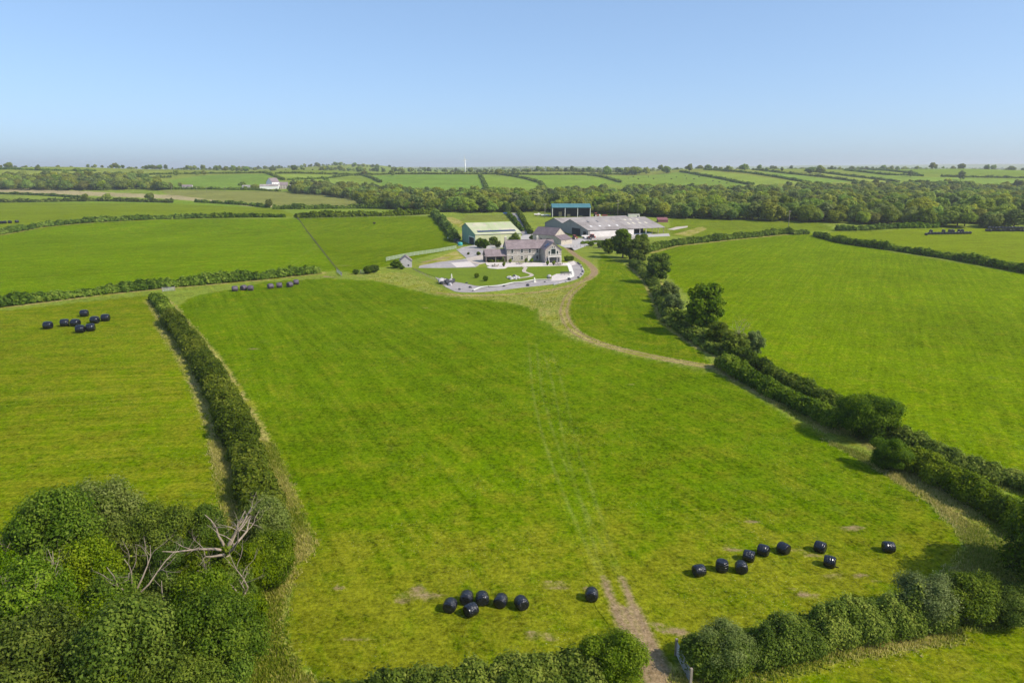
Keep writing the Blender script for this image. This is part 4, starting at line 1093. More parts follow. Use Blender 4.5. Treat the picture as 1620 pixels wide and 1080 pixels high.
for k, zz in enumerate((4.0, 1.2)): window(house, WX0-.01, WX0-.0, zz, zz, 0)if False else None
MB().box(21.0, 24.0, 1.0, 6.2, -.5, 3.4).build('rear_extension', M['stone'], house)
# --- open carport
car = tag(empty('carport', hp + Matrix.Rotation(TH, 3, 'Z') @ Vector((-9.0, .3, 0)), TH), 'open slate-roofed timber carport on the left of the farmhouse', 'carport')
gable_roof(car, 8.8, 6.4, 2.7, 5.2, 'slate', over=.4, ov_end=.2)
for xx in (.15, 4.2, 8.2):
    for yy in (.15, 6.2): MB().box(xx-.14, xx+.14, yy-.14, yy+.14, -.3, 2.58).build('post', M['post'], car)
MB().add([(0,.1,2.62),(0,6.3,2.62),(0,3.2,5.0)], [(0,2,1)]).build('gable_boarding', M['darktimber'], car)
MB().box(0, .12, .3, 6.1, -.3, 2.4).build('side_boarding', M['darktimber'], car)
MB().box(.3, 8.6, 6.05, 6.18, -.3, 1.6).build('back_wall', M['stone2'], car)
MB().box(.0, 8.6, .06, .24, 2.44, 2.62).build('beam', M['post'], car)
hd = at(787, 414.5)
ob_ = obj('clipped_hedge', leaf_mesh('clipped_hedge', M['hedge'], [(q*.8, .18*q, .45) for q in range(-4, 5)], np.array([(.7,.6,.6)]*9), .3, low=-.6)); ob_.location = hd; tag(ob_, 'low clipped garden hedge in front of the carport', 'hedge')

# --- green shed
gp = at(752, 388); TG = math.radians(22)
shed = tag(empty('machinery_shed', gp, TG), 'large green sheeted farm shed with a strip of solar panels', 'shed')
GL, GD, GE, GR, GY, GB = 25.5, 22.0, 5.6, 10.2, 15.5, 8.0
MB().add([(0,0,-.6),(GL,0,-.6),(GL,0,GE),(0,0,GE)], [(0,1,2,3)]).build('front_wall', M['green_wall_sunlit'], shed)
MB().add([(0,0,-.6),(0,0,GE),(0,GY,GR),(0,GD,GB),(0,GD,-.6)], [(0,1,2,3,4)]).add([(GL,0,-.6),(GL,0,GE),(GL,GY,GR),(GL,GD,GB),(GL,GD,-.6)], [(4,3,2,1,0)]).add([(0,GD,-.6),(0,GD,GB),(GL,GD,GB),(GL,GD,-.6)], [(0,1,2,3)]).build('gable_wall', M['green_wall_shaded'], shed)
fr, bk = gable_roof(shed, GL, GD, GE, GR, 'green_roof', ry=GY, eb=GB, over=.3)
sg_ = (GR - GE)/GY
def on_g(x, yy, lift=.03): return (x, yy, GE + sg_*yy + .14 + lift)
def plate(par, nm, mat, x0, x1, y0, y1, lift, t, fn):
    return MB().slab([fn(x0,y0,lift), fn(x1,y0,lift), fn(x1,y1,lift), fn(x0,y1,lift)], t).build(nm, M[mat], par)
for k in range(18):
    plate(fr, 'solar_panel', 'solar', 2.2 + k*1.19, 2.2 + k*1.19 + 1.13, 2.0, 3.9, .12, .05, on_g)
for x_ in (3.0, 9.0, 15.0, 21.0): plate(fr, 'rooflight', 'tan', x_, x_+1.3, 11.6, 13.4, .05, .04, on_g)
for x_ in (3.2, 9.2, 15.2, 21.0): plate(fr, 'rooflight', 'tan', x_, x_+1.3, 4.6, 6.2, .05, .04, on_g)
MB().box(-.12, .0, 1.4, 9.6, -.2, 3.6).build('doorway_shade', M['opening_shade'], shed)  # dark slab painting the shade inside the open gable doorway
MB().box(-.2, -.001, .9, 1.4, -.3, 4.1).box(-.2, -.001, 9.6, 10.0, -.3, 4.1).box(-.2, -.001, 1.4, 9.6, 3.602, 4.1).build('door_surround', M['frame'], shed)
MB().box(-.1, GL+.1, -.42, -.3, GE-.1, GE+.06).build('gutter', M['frame'], shed)

# --- big twin-span barn
bp = at(930.4, 375.5); TB = math.radians(24)
barn = tag(empty('twin_span_barn', bp, TB), 'very large twin-span grey sheeted barn with white front wall', 'barn')
BL = 53.0
SP = [(0, 3.9), (21.5, 8.8), (31, 5.7), (43, 8.2), (55.5, 4.4)]    # depth, height along the gable
MB().add([(0, y, z) for y, z in SP] + [(0, 55.5, -1), (0, 0, -1)], [tuple(range(7))]).build('gable_wall', M['boarding'], barn)
MB().add([(BL, y, z) for y, z in SP] + [(BL, 55.5, -1), (BL, 31, -1), (BL, 31, 5.5)], [(2, 3, 4, 5, 6)]).add([(0,55.5,-1),(BL,55.5,-1),(BL,55.5,4.3),(0,55.5,4.3)], [(0,1,2,3)]).build('rear_wall', M['boarding'], barn)
slopes = []
for (y0, z0), (y1, z1) in zip(SP[:-1], SP[1:]):
    ya = y0 - (.5 if y0 == 0 else 0); za = z0 - (.5*(z1-z0)/(y1-y0) if y0 == 0 else 0)
    slopes.append(MB().slab([(-.3, ya, za+.2), (BL+.3, ya, za+.2), (BL+.3, y1-.004, z1+.2), (-.3, y1-.004, z1+.2)], .14).build('roof_slope', M['grey_roof'], barn))
sb = (8.8 - 3.9)/21.5
def on_b(x, yy, lift=.03): return (x, yy, 3.9 + sb*yy + .2 + lift)
for x_ in (5, 11, 17.5, 23): plate(slopes[0], 'rooflight', 'render', x_, x_+1.3, 5.8, 7.6, .05, .04, on_b)
for x_ in (8, 14.5, 21, 26): plate(slopes[0], 'rooflight', 'darkgrey' if x_ < 20 else 'tan', x_, x_+1.0, 14, 17, .05, .04, on_b)
for x_ in (33, 36.5, 41, 45.5): plate(slopes[0], 'rooflight', 'yellow', x_, x_+1.2, 8, 11, .05, .04, on_b)
for x_ in (35, 39, 44): plate(slopes[0], 'rooflight', 'yellow', x_, x_+1.2, 15.5, 18, .05, .04, on_b)
MB().box(1.2, 31.0, -.05, .12, -1, 3.6).build('front_wall', M['whitewall'], barn)
MB().box(-.01, 1.2, -.05, .10, -1, 3.6).build('corner_panel', M['boarding'], barn)
for k, x_ in enumerate((31.2, 35.6, 40.0, 44.4, 48.8, 52.7)):
    MB().box(x_-.12, x_+.12, .2, .45, -1, 3.72).build('stanchion', M['frame'] if k < 3 else M['post'], barn)
MB().box(31.0, 44.0, 9.0, 9.2, -1, 5.8).build('inner_wall', M['opening_shade'], barn)
MB().box(31.4, 43.8, .05, .14, .75, .95).build('feed_rail', M['bluepaint'], barn)
MB().box(31.4, 43.8, -.1, .1, -.5, .55).build('feed_kerb', M['concrete'], barn)
for y0, y1, h_ in ((9.0, 19.0, 4.2), (2.0, 5.5, 3.0)):
    op = MB().box(-.16, -.01, y0, y1, -.3, h_).build('doorway', M['opening_shade'], barn)
    MB().box(-.24, -.005, y0-.3, y0, -.3, h_+.25).box(-.24, -.005, y1, y1+.3, -.3, h_+.25).box(-.24, -.005, y0, y1, h_+.002, h_+.25).build('door_frame', M['boarding'], op)
# concrete yard wall in front of it
yw = tag(empty('yard_wall', at(936, 381), math.radians(16)), 'long low concrete wall in front of the big barn', 'wall')
for k in range(9): MB().box(k*3.0, k*3.0+2.96, -.1, .12, -.3, 1.5).build('panel', M['concrete'], yw)
# --- blue-roofed hay barn
hb = at(873.5, 343.5)
hay = tag(empty('hay_barn', hb, math.radians(1)), 'open-fronted hay barn with a teal blue roof', 'barn')
QW, QD, QE, QR = 28.5, 14.0, 7.0, 9.4
gable_roof(hay, QW, QD, QE, QR, 'teal_roof', over=.5, ov_end=.3)
MB().add([(0,0,QE-2.2),(0,0,QE),(0,QD/2,QR),(0,QD,QE),(0,QD,-1),(0,.6,-1),(0,.6,QE-2.2)], [tuple(range(7))]).add([(QW,0,-1),(QW,0,QE),(QW,QD/2,QR),(QW,QD,QE),(QW,QD,-1)], [(4,3,2,1,0)]).add([(0,QD,-1),(0,QD,QE),(QW,QD,QE),(QW,QD,-1)], [(0,1,2,3)]).build('wall', M['darkgrey'], hay)
for k in range(4):
    x_ = .25 + k*(QW-.5)/3; MB().box(x_-.22, x_+.22, -.15, .2, -1, QE-.06).build('stanchion', M['frame'], hay)
for i, (x_, w_, h_, m_, lab) in enumerate([(5.2,3.4,3.6,'straw','stack of straw bales inside the hay barn, left bay'),(11.5,2.6,1.8,'straw','low stack of straw bales inside the hay barn, middle bay'),(20.5,2.4,1.6,'straw','low stack of straw bales inside the hay barn, right bay')]):
    st_ = tag(empty('straw_stack', hb + Vector((x_, 4.0, 0)), .02), lab, 'straw stack')
    for a_ in range(max(1, int(w_/1.2))):
        for c_ in range(max(1, int(h_/.9))):
            MB().box(a_*1.2+.02, a_*1.2+1.16, 0, 2.2, c_*.9+.01, c_*.9+.88).build('straw_bale', M['straw'], st_)
# --- old stone barn and its lean-to
ob = at(877.5, 386.5); TO = math.radians(-42)
old = tag(empty('stone_barn', ob, TO + math.radians(90)), 'old stone barn with dark slate roof and sunlit gable', 'barn')
# local x runs away from the lit gable, local y to the left
OW, OL, OE, OR_ = 9.0, 15.0, 4.6, 8.0
old.rotation_euler.z = math.radians(48)       # local x along the gable, local y back along the roof
v = [(0,0,-.5),(OW,0,-.5),(OW,OL,-.5),(0,OL,-.5),(0,0,OE),(OW,0,OE),(OW,OL,OE),(0,OL,OE),(OW/2,0,OR_),(OW/2,OL,OR_)]
MB().add(v, [(0,1,5,8,4),(2,3,7,9,6),(1,2,6,5),(3,0,4,7)]).build('wall', M['stone2'], old)
so_ = (OR_-OE)/(OW/2)
for sg in (-1, 1):
    xo = OW/2 + sg*(OW/2+.35); zo = OE - so_*.35 + .16; zt = OR_ + .16; xi = OW/2 + sg*.003
    p = [(xo,-.1,zo),(xi,-.1,zt),(xi,OL+.2,zt),(xo,OL+.2,zo)]
    n_ = (Vector(p[1])-Vector(p[0])).cross(Vector(p[-1])-Vector(p[0]))
    MB().slab(p if n_.z > 0 else p[::-1], .15).build('roof_slope', M['slate_dark'], old)
MB().box(-.03, .02, 3.0, 5.6, -.3, 2.8).build('doorway', M['opening_shade'], old)
MB().box(-.03, .02, 8.6, 9.8, 1.2, 2.6).build('window', M['opening_shade'], old)
MB().add([(-.2,-4.4,-.5),(OW+.2,-4.4,-.5),(OW+.2,-.02,-.5),(-.2,-.02,-.5),(-.2,-4.4,2.5),(OW+.2,-4.4,2.5),(OW+.2,-.02,4.4),(-.2,-.02,4.4)], [(0,1,5,4),(1,2,6,5),(3,0,4,7)]).build('lean_to_wall', M['stone2'], old)
MB().slab([(-.5,-4.7,2.5),(OW+.5,-4.7,2.5),(OW+.5,-.01,4.62),(-.5,-.01,4.62)], .14).build('lean_to_roof', M['slate_dark'], old)
MB().box(3.0, 3.7, -4.46, -4.39, 1.6, 1.9).build('slit_window', M['opening_shade'], old)
# --- small outhouse in the corner of the field
oh = at(633, 423.5)
out = tag(empty('outhouse', oh, math.radians(10)), 'small pale gabled stone outhouse at the field corner', 'outhouse')
v = [(0,0,-.4),(4.7,0,-.4),(4.7,5.5,-.4),(0,5.5,-.4),(0,0,2.7),(4.7,0,2.7),(4.7,5.5,2.7),(0,5.5,2.7),(2.35,0,4.5),(2.35,5.5,4.5)]
M['palewall'] = plain('pale_mauve_render', (.45,.41,.42), .85, var=.12)
MB().add(v, [(0,1,5,8,4),(2,3,7,9,6),(1,2,6,5),(3,0,4,7)]).build('wall', M['palewall'], out)
for sg in (-1, 1):
    so2 = 1.8/2.35; xo = 2.35+sg*2.6; xi = 2.35+sg*.003
    p = [(xo,-.2,2.7-so2*.25+.14),(xi,-.2,4.64),(xi,5.7,4.64),(xo,5.7,2.7-so2*.25+.14)]
    n_ = (Vector(p[1])-Vector(p[0])).cross(Vector(p[-1])-Vector(p[0]))
    MB().slab(p if n_.z > 0 else p[::-1], .13).build('roof_slope', M['slate'], out)
MB().box(4.68, 4.75, 1.6, 2.6, -.2, 2.0).build('door', M['frame'], out)
MB().box(3.0, 3.6, -.06, .02, .6, 1.2).build('window', M['glass'], out)

# --- smaller structures round the yard
def cabin(name, label, cat, px_, py_, rz, L, W, Hh, mat, roof):
    e = tag(empty(name, at(px_, py_), rz), label, cat)
    MB().box(0, L, 0, W, -.3, Hh).build('body', M[mat], e)
    for k in range(int(L/.6)): MB().box(k*.6+.1, k*.6+.3, -.05, -.002, .1, Hh-.1).build('rib', M[mat], e)
    MB().box(-.1, L+.1, -.1, W+.1, Hh+.002, Hh+.14).build('roof', M[roof], e)
    return e
c_ = cabin('storage_container', 'pale cream storage container standing behind the big barn', 'container', 994, 347, .02, 8.0, 2.6, 3.4, 'cream', 'cream')
MB().box(6.2, 7.4, -.06, -.001, .2, 2.6).build('door', M['darkgrey'], c_)
sh = tag(empty('field_shelter', at(1041, 352), .06), 'maroon field shelter in the grass right of the big barn', 'shelter')
MB().slab([(-.2,-.3,1.7),(7.0,-.3,1.7),(7.0,3.6,3.2),(-.2,3.6,3.2)], .12).build('roof', M['maroon'], sh)
MB().add([(0,0,-.3),(0,3.4,-.3),(0,3.4,3.0),(0,0,1.66)], [(0,1,2,3)]).add([(6.8,0,-.3),(6.8,3.4,-.3),(6.8,3.4,3.0),(6.8,0,1.66)], [(3,2,1,0)]).add([(0,3.4,-.3),(6.8,3.4,-.3),(6.8,3.4,3.0),(0,3.4,3.0)], [(0,1,2,3)]).build('wall', M['darkgrey'], sh)
MB().box(.0, 6.8, -.02, .08, -.3, 1.3).build('front_boarding', M['maroon'], sh)
tk = tag(empty('oil_tank', at(728, 389), .2), 'teal plastic oil tank beside the green shed', 'tank')
prof = [(.0,.15),(.9,.15),(1.05,.35),(1.05,1.5),(.85,1.8),(.3,1.95),(0,1.95)]
v = []; f = []
for k in range(12):
    for r_, z in prof: v.append((r_*math.cos(k*math.pi/6)*1.2, r_*math.sin(k*math.pi/6)*.8, z))
for k in range(12):
    for j in range(6): a_ = k*7+j; b2 = ((k+1) % 12)*7+j; f.append((a_, b2, b2+1, a_+1))
MB().add(v, f).build('tank_body', M['tealplastic'], tk, True)
MB().box(-1.1, 1.1, -.7, .7, -.2, .14).build('plinth', M['concrete'], tk)
MB().tube([(0, 0, 1.94), (0, 0, 2.1)], .2, 8).build('cap', M['darkgrey'], tk)

def tractor(label, loc, rz, body, sc=1.0):
    e = tag(empty('tractor', loc, rz, sc), label, 'tractor')
    MB().box(-.1, 1.7, -.38, .38, .75, 1.35).build('bonnet', M[body], e)
    MB().box(-1.6, -.1, -.5, .5, .7, 1.2).build('chassis', M['darkgrey'], e)
    cb = MB().box(-1.5, -.15, -.62, .62, 1.2, 2.35).build('cab', M['glass'], e)
    MB().box(-1.6, -.05, -.72, .72, 2.352, 2.5).build('cab_roof', M[body], cb)
    for x_, y_, r_, w_ in ((-1.0,.75,.8,.4),(-1.0,-.75,.8,.4),(1.25,.65,.5,.3),(1.25,-.65,.5,.3)):
        wh = MB().tube([(x_, y_-w_/2, r_), (x_, y_+w_/2, r_)], r_, 14).build('wheel', M['tyre'], e)
        MB().tube([(x_, y_-w_/2-.02, r_), (x_, y_+w_/2+.02, r_)], r_*.5, 10).build('rim', M['cream'], wh)
    MB().box(-1.55, -.5, .6, 1.0, 1.45, 1.6).box(-1.55, -.5, -1.0, -.6, 1.45, 1.6).build('mudguard', M[body], e)
    MB().tube([(.9, .2, 1.3), (.9, .2, 2.3)], .05, 6).build('exhaust', M['darkgrey'], e)
    return e
tractor('red tractor parked at the corner of the big barn', at(934.5, 379), 2.2, 'red', 1.25)
tractor('orange red tractor parked beside the stone barn lean-to', at(910, 379), .8, 'red', 1.0)
tractor('pale tractor parked right of the hay barn', at(944, 343), .3, 'red', 1.2)
def trailer(label, loc, rz, L, mat):
    e = tag(empty('farm_trailer', loc, rz), label, 'trailer')
    MB().box(0, L, -1.1, 1.1, .9, 1.05).build('bed', M['darkgrey'], e)
    for y_ in (-1.1, 1.03): MB().box(0, L, y_, y_+.07, 1.052, 1.8).build('side_board', M[mat], e)
    MB().box(L-.07, L-.002, -1.028, 1.028, 1.052, 1.8).build('headboard', M[mat], e)
    MB().tube([(L, 0, .9), (L+1.3, 0, .6)], .06, 6).build('drawbar', M['darkgrey'], e)
    for y_ in (-1.2, 1.2):
        w = MB().tube([(L*.4, y_-.12, .45), (L*.4, y_+.12, .45)], .45, 12).build('wheel', M['tyre'], e)
        MB().tube([(L*.4, y_-.14, .45), (L*.4, y_+.14, .45)], .22, 8).build('rim', M['cream'], w)
    return e
trailer('white sided farm trailer left of the hay barn', at(856, 343), .1, 5.0, 'render')
trailer('pale flat farm trailer near the telegraph pole left of the hay barn', at(846, 342), .5, 4.5, 'whitewall')
trailer('red trailer right of the hay barn', at(952, 343.5), -.2, 4.0, 'red')
trailer('white trailer among the scrap left of the green shed', at(716, 381), 2.2, 3.5, 'render')
trailer('blue trailer standing at the top of the meadow by the lane', at(796, 340), .1, 4.0, 'bluepaint')
trailer('dark trailer left of the green shed gable', at(723, 384), 1.9, 3.0, 'darkgrey')
trailer('pale trailer in the doorway of the big barn', at(922, 377.5), .6, 3.6, 'whitewall')

# --- bags and drums lying about the yard
def big_bag(px_, py_, mat, label, s=1.0):
    e_ = tag(empty('bulk_bag', at(px_, py_), random.uniform(0, 1.5), s), label, 'bag')
    v = []; f = []; n = 12; prof = [(.30, 0), (.52, .05), (.58, .35), (.56, .75), (.46, .98), (.2, 1.06)]
    for r_, z in prof:
        for k in range(n):
            t = 2*math.pi*k/n; q = r_*(1 + .10*abs(math.cos(2*t)))*(1 + random.uniform(-.04, .04)); v.append((q*math.cos(t), q*math.sin(t), z))
    for i in range(len(prof)-1):
        for k in range(n): f.append((i*n+k, i*n+(k+1) % n, (i+1)*n+(k+1) % n, (i+1)*n+k))
    f.append(tuple((len(prof)-1)*n + k for k in range(n)))
    MB().add(v, f).build('sack', M[mat], e_, True)
    for sg in (-1, 1): MB().tube([(.35*sg, -.2, .95), (.3*sg, 0, 1.25), (.35*sg, .2, .95)], .03, 4).build('lifting_loop', M[mat], e_)
for px_, py_, m_, lab, s_ in [(711.5,374,'render','white bulk bag at the top of the scrap left of the green shed',1.3),(713,378,'render','white bulk bag in the middle of the scrap left of the green shed',1.2),(718,381.5,'whitewall','pale bulk bag beside the white trailer',1.2),(722,380,'bluepaint','blue bulk bag left of the green shed gable',1.3),
    (724.5,386,'darkgrey','dark bulk bag beside the oil tank',1.2),(852,340.5,'render','white bulk bag left of the farm trailers',1.5),(868,342.5,'whitewall','pale bulk bag by the hay barn corner',1.4),(940,377.5,'red','red bulk bag in front of the white barn wall',1.4),(926,378.5,'whitewall','pale bulk bag beside the red tractor',1.2),(948,342.5,'render','white bulk bag between the tractor and red trailer',1.4)]:
    big_bag(px_, py_, m_, lab, s_)
# --- distant white farm
def simple_house(name, label, cat, px_, py_, rz, L, D, e_, r_, wall, roof, wins=0):
    E = tag(empty(name, at(px_, py_), rz), label, cat)
    gable_walls(MB(), L, D, e_, r_).build('wall', M[wall], E)
    gable_roof(E, L, D, e_, r_, roof)
    for k in range(wins):
        x_ = L*(k+.5)/wins
        MB().box(x_-.5, x_+.5, -.06, -.003, e_*.55, e_*.8).build('window', M['glass'], E)
        MB().box(x_-.5, x_+.5, -.06, -.003, e_*.12, e_*.38).build('window', M['glass'], E)
    return E
simple_house('white_farmhouse', 'bright white gabled farmhouse on the far left slope', 'house', 431, 299, math.radians(62), 15, 12, 10, 16, 'render', 'slate', 3)
simple_house('white_shed', 'low white shed left of the far white farmhouse', 'shed', 411, 300, math.radians(12), 26, 12, 5, 7.5, 'render', 'grey_roof')
simple_house('pale_shed', 'small pale shed at the left end of the far white farm', 'shed', 383, 299, math.radians(5), 18, 8, 4, 5.5, 'whitewall', 'grey_roof')
simple_house('stone_house', 'grey stone house right beside the far white farmhouse', 'house', 443, 299, math.radians(20), 12, 9, 6, 10, 'stone', 'slate', 3)
simple_house('far_barn', 'grey barn at the right end of the far white farm', 'barn', 459, 299, math.radians(12), 30, 16, 5, 10, 'boarding', 'grey_roof')
simple_house('roadside_shed', 'small grey roofed building below the far left trees', 'shed', 288, 299, math.radians(12), 14, 8, 3.5, 6, 'whitewall', 'slate')
# ------------------------------------------------------------------ wrapped bales
def wrap_mat(name, c, rough):
    m, nt, b = nmat(name)
    pos = N(nt, 'ShaderNodeTexCoord').outputs['Object']
    sep = N(nt, 'ShaderNodeSeparateXYZ'); nt.links.new(pos, sep.inputs[0])
    n = noise(nt, pos, 5, 4, .6)
    w = mathn(nt, 'SINE', mathn(nt, 'ADD', mathn(nt, 'MULTIPLY', sep.outputs[0], 24), mathn(nt, 'MULTIPLY', n, 5)))
    nt.links.new(mixc(nt, n, c, tuple(q*1.9 for q in c)), b.inputs['Base Color'])
    b.inputs['Roughness'].default_value = rough; b.inputs['Specular IOR Level'].default_value = .6
    h = mathn(nt, 'ADD', mathn(nt, 'MULTIPLY', w, .3), n); bump(nt, b, h, .09, .7)
    return m
M['wrap'] = wrap_mat('black_stretch_wrap', (.006, .0065, .010), .22)
M['wrap_old'] = wrap_mat('weathered_purple_wrap', (.055, .040, .055), .5)
def bale_mesh(seed, mat):
    r = random.Random(seed); n = 28
    prof = [(-.60,0.0),(-.605,.30),(-.60,.46),(-.55,.56),(-.45,.615),(-.25,.645),(0,.655),(.25,.645),(.45,.615),(.55,.56),(.60,.46),(.605,.30),(.60,0.0)]
    v = []; f = []
    for x, q in prof:
        for k in range(n):
            t = 2*math.pi*k/n; w = 1 + r.uniform(-.006, .006)
            y = q*w*math.cos(t)*1.03; z = q*w*math.sin(t)*.97
            v.append((x + r.uniform(-.008, .008), y, max(z, -.575) + .575))
    for i in range(len(prof)-1):
        for k in range(n): f.append((i*n+k, i*n+(k+1) % n, (i+1)*n+(k+1) % n, (i+1)*n+k))
    return MB().add(v, [q[::-1] for q in f]).mesh('wrapped_bale', mat, True)
BM = [bale_mesh(s, M['wrap']) for s in (1, 2, 3)]; BO = [bale_mesh(s, M['wrap_old']) for s in (4, 5)]
def flap_mesh():
    mb = MB(); mb.tube([(.55, .1, .12), (.72, .12, .05), (.86, .05, .16), (.92, .0, .06)], [.05, .07, .05, .02], 5); return mb.mesh('wrap_tail', M['wrap'], True)
FLAP = flap_mesh()
def bale(px_, py_, ang, label, group, meshes=BM, sc=1.0, upright=False, flap=False, zc=.62):
    d = ray(px_, py_)
    p = at_z(px_, py_, zc)
    if p.y > 395:
        g_ = at(px_, py_ + zc*FPX/max(p.y, 400)); p = g_
    p.z = float(H(p.x, p.y)) - .03
    o = obj('wrapped_bale', meshes[int(px_*7) % len(meshes)]); o.location = p; o.rotation_euler = (0, 0, math.radians(ang)); o.scale = (sc,)*3
    if upright: o.rotation_euler = (0, math.radians(90), math.radians(ang)); o.location = p + Vector((-.57, 0, .6))
    tag(o, label, 'bale', group)
    if flap: obj('wrap_tail', FLAP, o)
    return o
G1 = 'black bales near the bottom hedge'
for a in [(712,955,80,'black bale at the left end of the bottom cluster'),(738,943,84,'black bale at the back of the bottom cluster, second from left'),(763,944,98,'black bale at the back of the bottom cluster, third from left'),
          (745,962,40,'black bale nearest the viewer, in front of the bottom cluster',),(792,948,75,'black bale standing alone just right of the bottom cluster'),(825,951,112,'black bale fifth along the bottom row, furthest right of the close group'),(936,938,82,'single black bale beside the earth track ruts')]:
    bale(*a, G1, sc=.92)
G2 = 'black bales in the lower right of the field'
for a in [(1106,900,15,'black bale at the left end of the lower right group'),(1151,898,70,'upright black bale second from left in the lower right group'),(1173,895,80,'black bale touching the upright one'),(1185,877,150,'black bale just above the upright one'),
          (1208,868,-35,'black bale in the middle of the rising line'),(1240,865,-55,'black bale at the upper end of the rising line'),(1298,863,-40,'black bale above the one with loose wrap'),(1313,886,-30,'black bale with a loose tail of wrap'),(1406,863,-8,'solitary black bale at the right end of the lower right group')]:
    bale(*a, G2, sc=.92, upright='upright black bale second' in a[3], flap='loose tail' in a[3])
G3 = 'black bales in the left field'
for a in [(76,516,10,'black bale furthest left in the left field'),(102.5,512,20,'black bale second from left in the left field'),(119.5,512,0,'black bale third from left in the left field'),(127,522,15,'black bale at the front of the left field group, left one'),
          (133.5,497,12,'black bale at the back of the left field group'),(143.5,519.5,18,'black bale at the front of the left field group, right one'),(150,507.5,5,'black bale second from right in the left field'),(167,504,10,'black bale furthest right in the left field')]:
    bale(*a, G3, sc=1.55)
G4 = 'weathered bales by the cross hedge'
for a in [(371.5,457.5,30,'weathered purple bale at the left end by the cross hedge'),(385.5,456,70,'weathered purple bale second from left by the cross hedge'),(396.5,456.5,10,'slumped weathered bale third from left by the cross hedge'),
          (428,453.5,40,'weathered bale starting the right group by the cross hedge'),(442,452,15,'slumped weathered bale second in the right group by the cross hedge'),(458.5,451,60,'weathered bale third in the right group by the cross hedge'),(468.5,447,20,'weathered bale at the right end by the cross hedge')]:
    bale(*a, G4, meshes=BO, sc=1.45)
G5 = 'bales stacked in the far right field'
for k in range(15):
    x_ = 1465 + k*4.95
    bale(x_, 369.6 - .015*(k*4.95) + (1.2 if k == 0 else 0), 85 + 9*math.sin(k*2.1), 'black bale in the bottom course of the row in the far right field', G5, sc=1.3)
G6 = 'bales in the second far right row'
for k in range(14): bale(1561 + k*5.2, 364.6 + .3*math.sin(k*1.9), 85 + 8*math.sin(k), 'black bale in the front course of the long stack at the right edge', G6, sc=1.3)
def stacked(px_, py_, zoff, label, group):
    o = bale(px_, py_, 88, label, group, sc=1.3); o.location.z += zoff; return o
for k in (1, 5, 7, 8, 10, 11): stacked(1467 + k*4.95, 369.6 - .015*(k*4.95), 1.46, 'black bale lying on top of the row in the far right field', G5)
for k in range(13): stacked(1563.5 + k*5.2, 364.6, 1.46, 'black bale on the top course of the long stack at the right edge', G6)
G7 = 'bales at the far left edge'
for a in [(2,352.8,0,'black bale cut by the left edge in the pale field'),(8,352.5,20,'black bale second from the left edge in the pale field'),(16,352,10,'black bale third from the left edge in the pale field'),(27,351.3,70,'dark bale standing apart at the left edge in the pale field')]:
    bale(*a, G7, sc=1.6)

# ------------------------------------------------------------------ fences, gates, poles
def fence(label, px_, h, gap, mat='post', wires=4, rails=0, name='post_fence', railmat=None, net=False):
    Q, s = resample(LINE(px_, 2.0), gap)
    org = Vector((Q[0, 0], Q[0, 1], float(H(*Q[0])))); e = tag(empty(name, org), label, 'fence')
    pm = MB().box(-.07, .07, -.07, .07, -.3, h).mesh('post', M[mat])
    P = [Vector((q[0], q[1], float(H(q[0], q[1])))) - org for q in Q]
    for p in P:
        o = obj('post', pm, e); o.location = p
    for k in range(wires):
        MB().tube([p + Vector((0, 0, h*(k+1)/(wires+.4))) for p in P], .014, 4).build('wire', M['darkgrey'], e)
    for k in range(rails):
        z = h*(k+.7)/(rails+.1)
        for i in range(len(P)-1):
            d = (P[i+1]-P[i]); n_ = Vector((-d.y, d.x, 0)).normalized()*.04
            a, b_ = P[i] + Vector((0,0,z)), P[i+1] + Vector((0,0,z))
            u = Vector((0,0,.09))
            MB().add([a-n_-u, b_-n_-u, b_+n_-u, a+n_-u, a-n_+u, b_-n_+u, b_+n_+u, a+n_+u], [(0,3,2,1),(4,5,6,7),(0,1,5,4),(1,2,6,5),(2,3,7,6),(3,0,4,7)]).build('rail', M[railmat or mat], e)
    return e
fence('wire fence along the foot of the bottom right hedge', [(1096,1074),(1200,1052),(1330,1024),(1480,990),(1640,966)], 1.15, 2.4, wires=4)
fence('dark post and wire fence dividing the two upper left fields', [(470,346),(490,372),(510,398),(527,420),(540,435)], 1.2, 3.4, mat='darktimber', wires=3, rails=0)
M['palegreen'] = plain('pale_green_paint', (.36,.41,.31), .7, var=.12)
fence('pale green rail fence above the garden bank', [(611,413),(640,407),(660,403.5),(690,399.5),(722,393.5)], 1.7, 2.6, mat='palegreen', wires=0, rails=4, name='rail_fence')
fence('low wire fence around the lower left lawn edge', [(655,427),(668,434),(682,441),(694,447),(704,453)], .9, 2.0, wires=2)
fence('fence posts below the barn yard beside the bramble', [(903,392.5),(918,391),(932,391),(945,394),(955,397)], 1.3, 2.0, wires=3)
fence('wire fence along the foot of the tall dark hedge', [(472,347),(560,345),(640,343),(688,341)], 1.2, 4.0, wires=2)
def gate(label, p0, p1, h=1.2, mat='steel', bars=6):
    d = Vector(p1) - Vector(p0); L = d.length
    e = tag(empty('field_gate', p0, math.atan2(d.y, d.x)), label, 'gate')
    for x_ in (0, L): MB().box(x_-.09, x_+.09, -.09, .09, -.3, h+.25).build('gate_post', M['post'], e)
    for k in range(bars):
        z = .2 + k*(h-.2)/(bars-1); MB().tube([(.12, 0, z), (L-.12, 0, z)], .035, 6).build('bar', M[mat], e)
    for x_ in (.12, L/2, L-.12): MB().tube([(x_, .001, .16), (x_, .001, h+.04)], .035, 6).build('upright', M[mat], e)
    MB().tube([(.15, .05, .2), (L-.15, .05, h)], .025, 5).build('brace', M[mat], e)
    return e
gate('silver metal gate standing open beside the earth track', at(1069, 1036), at(1092, 1084), 1.3, bars=7)
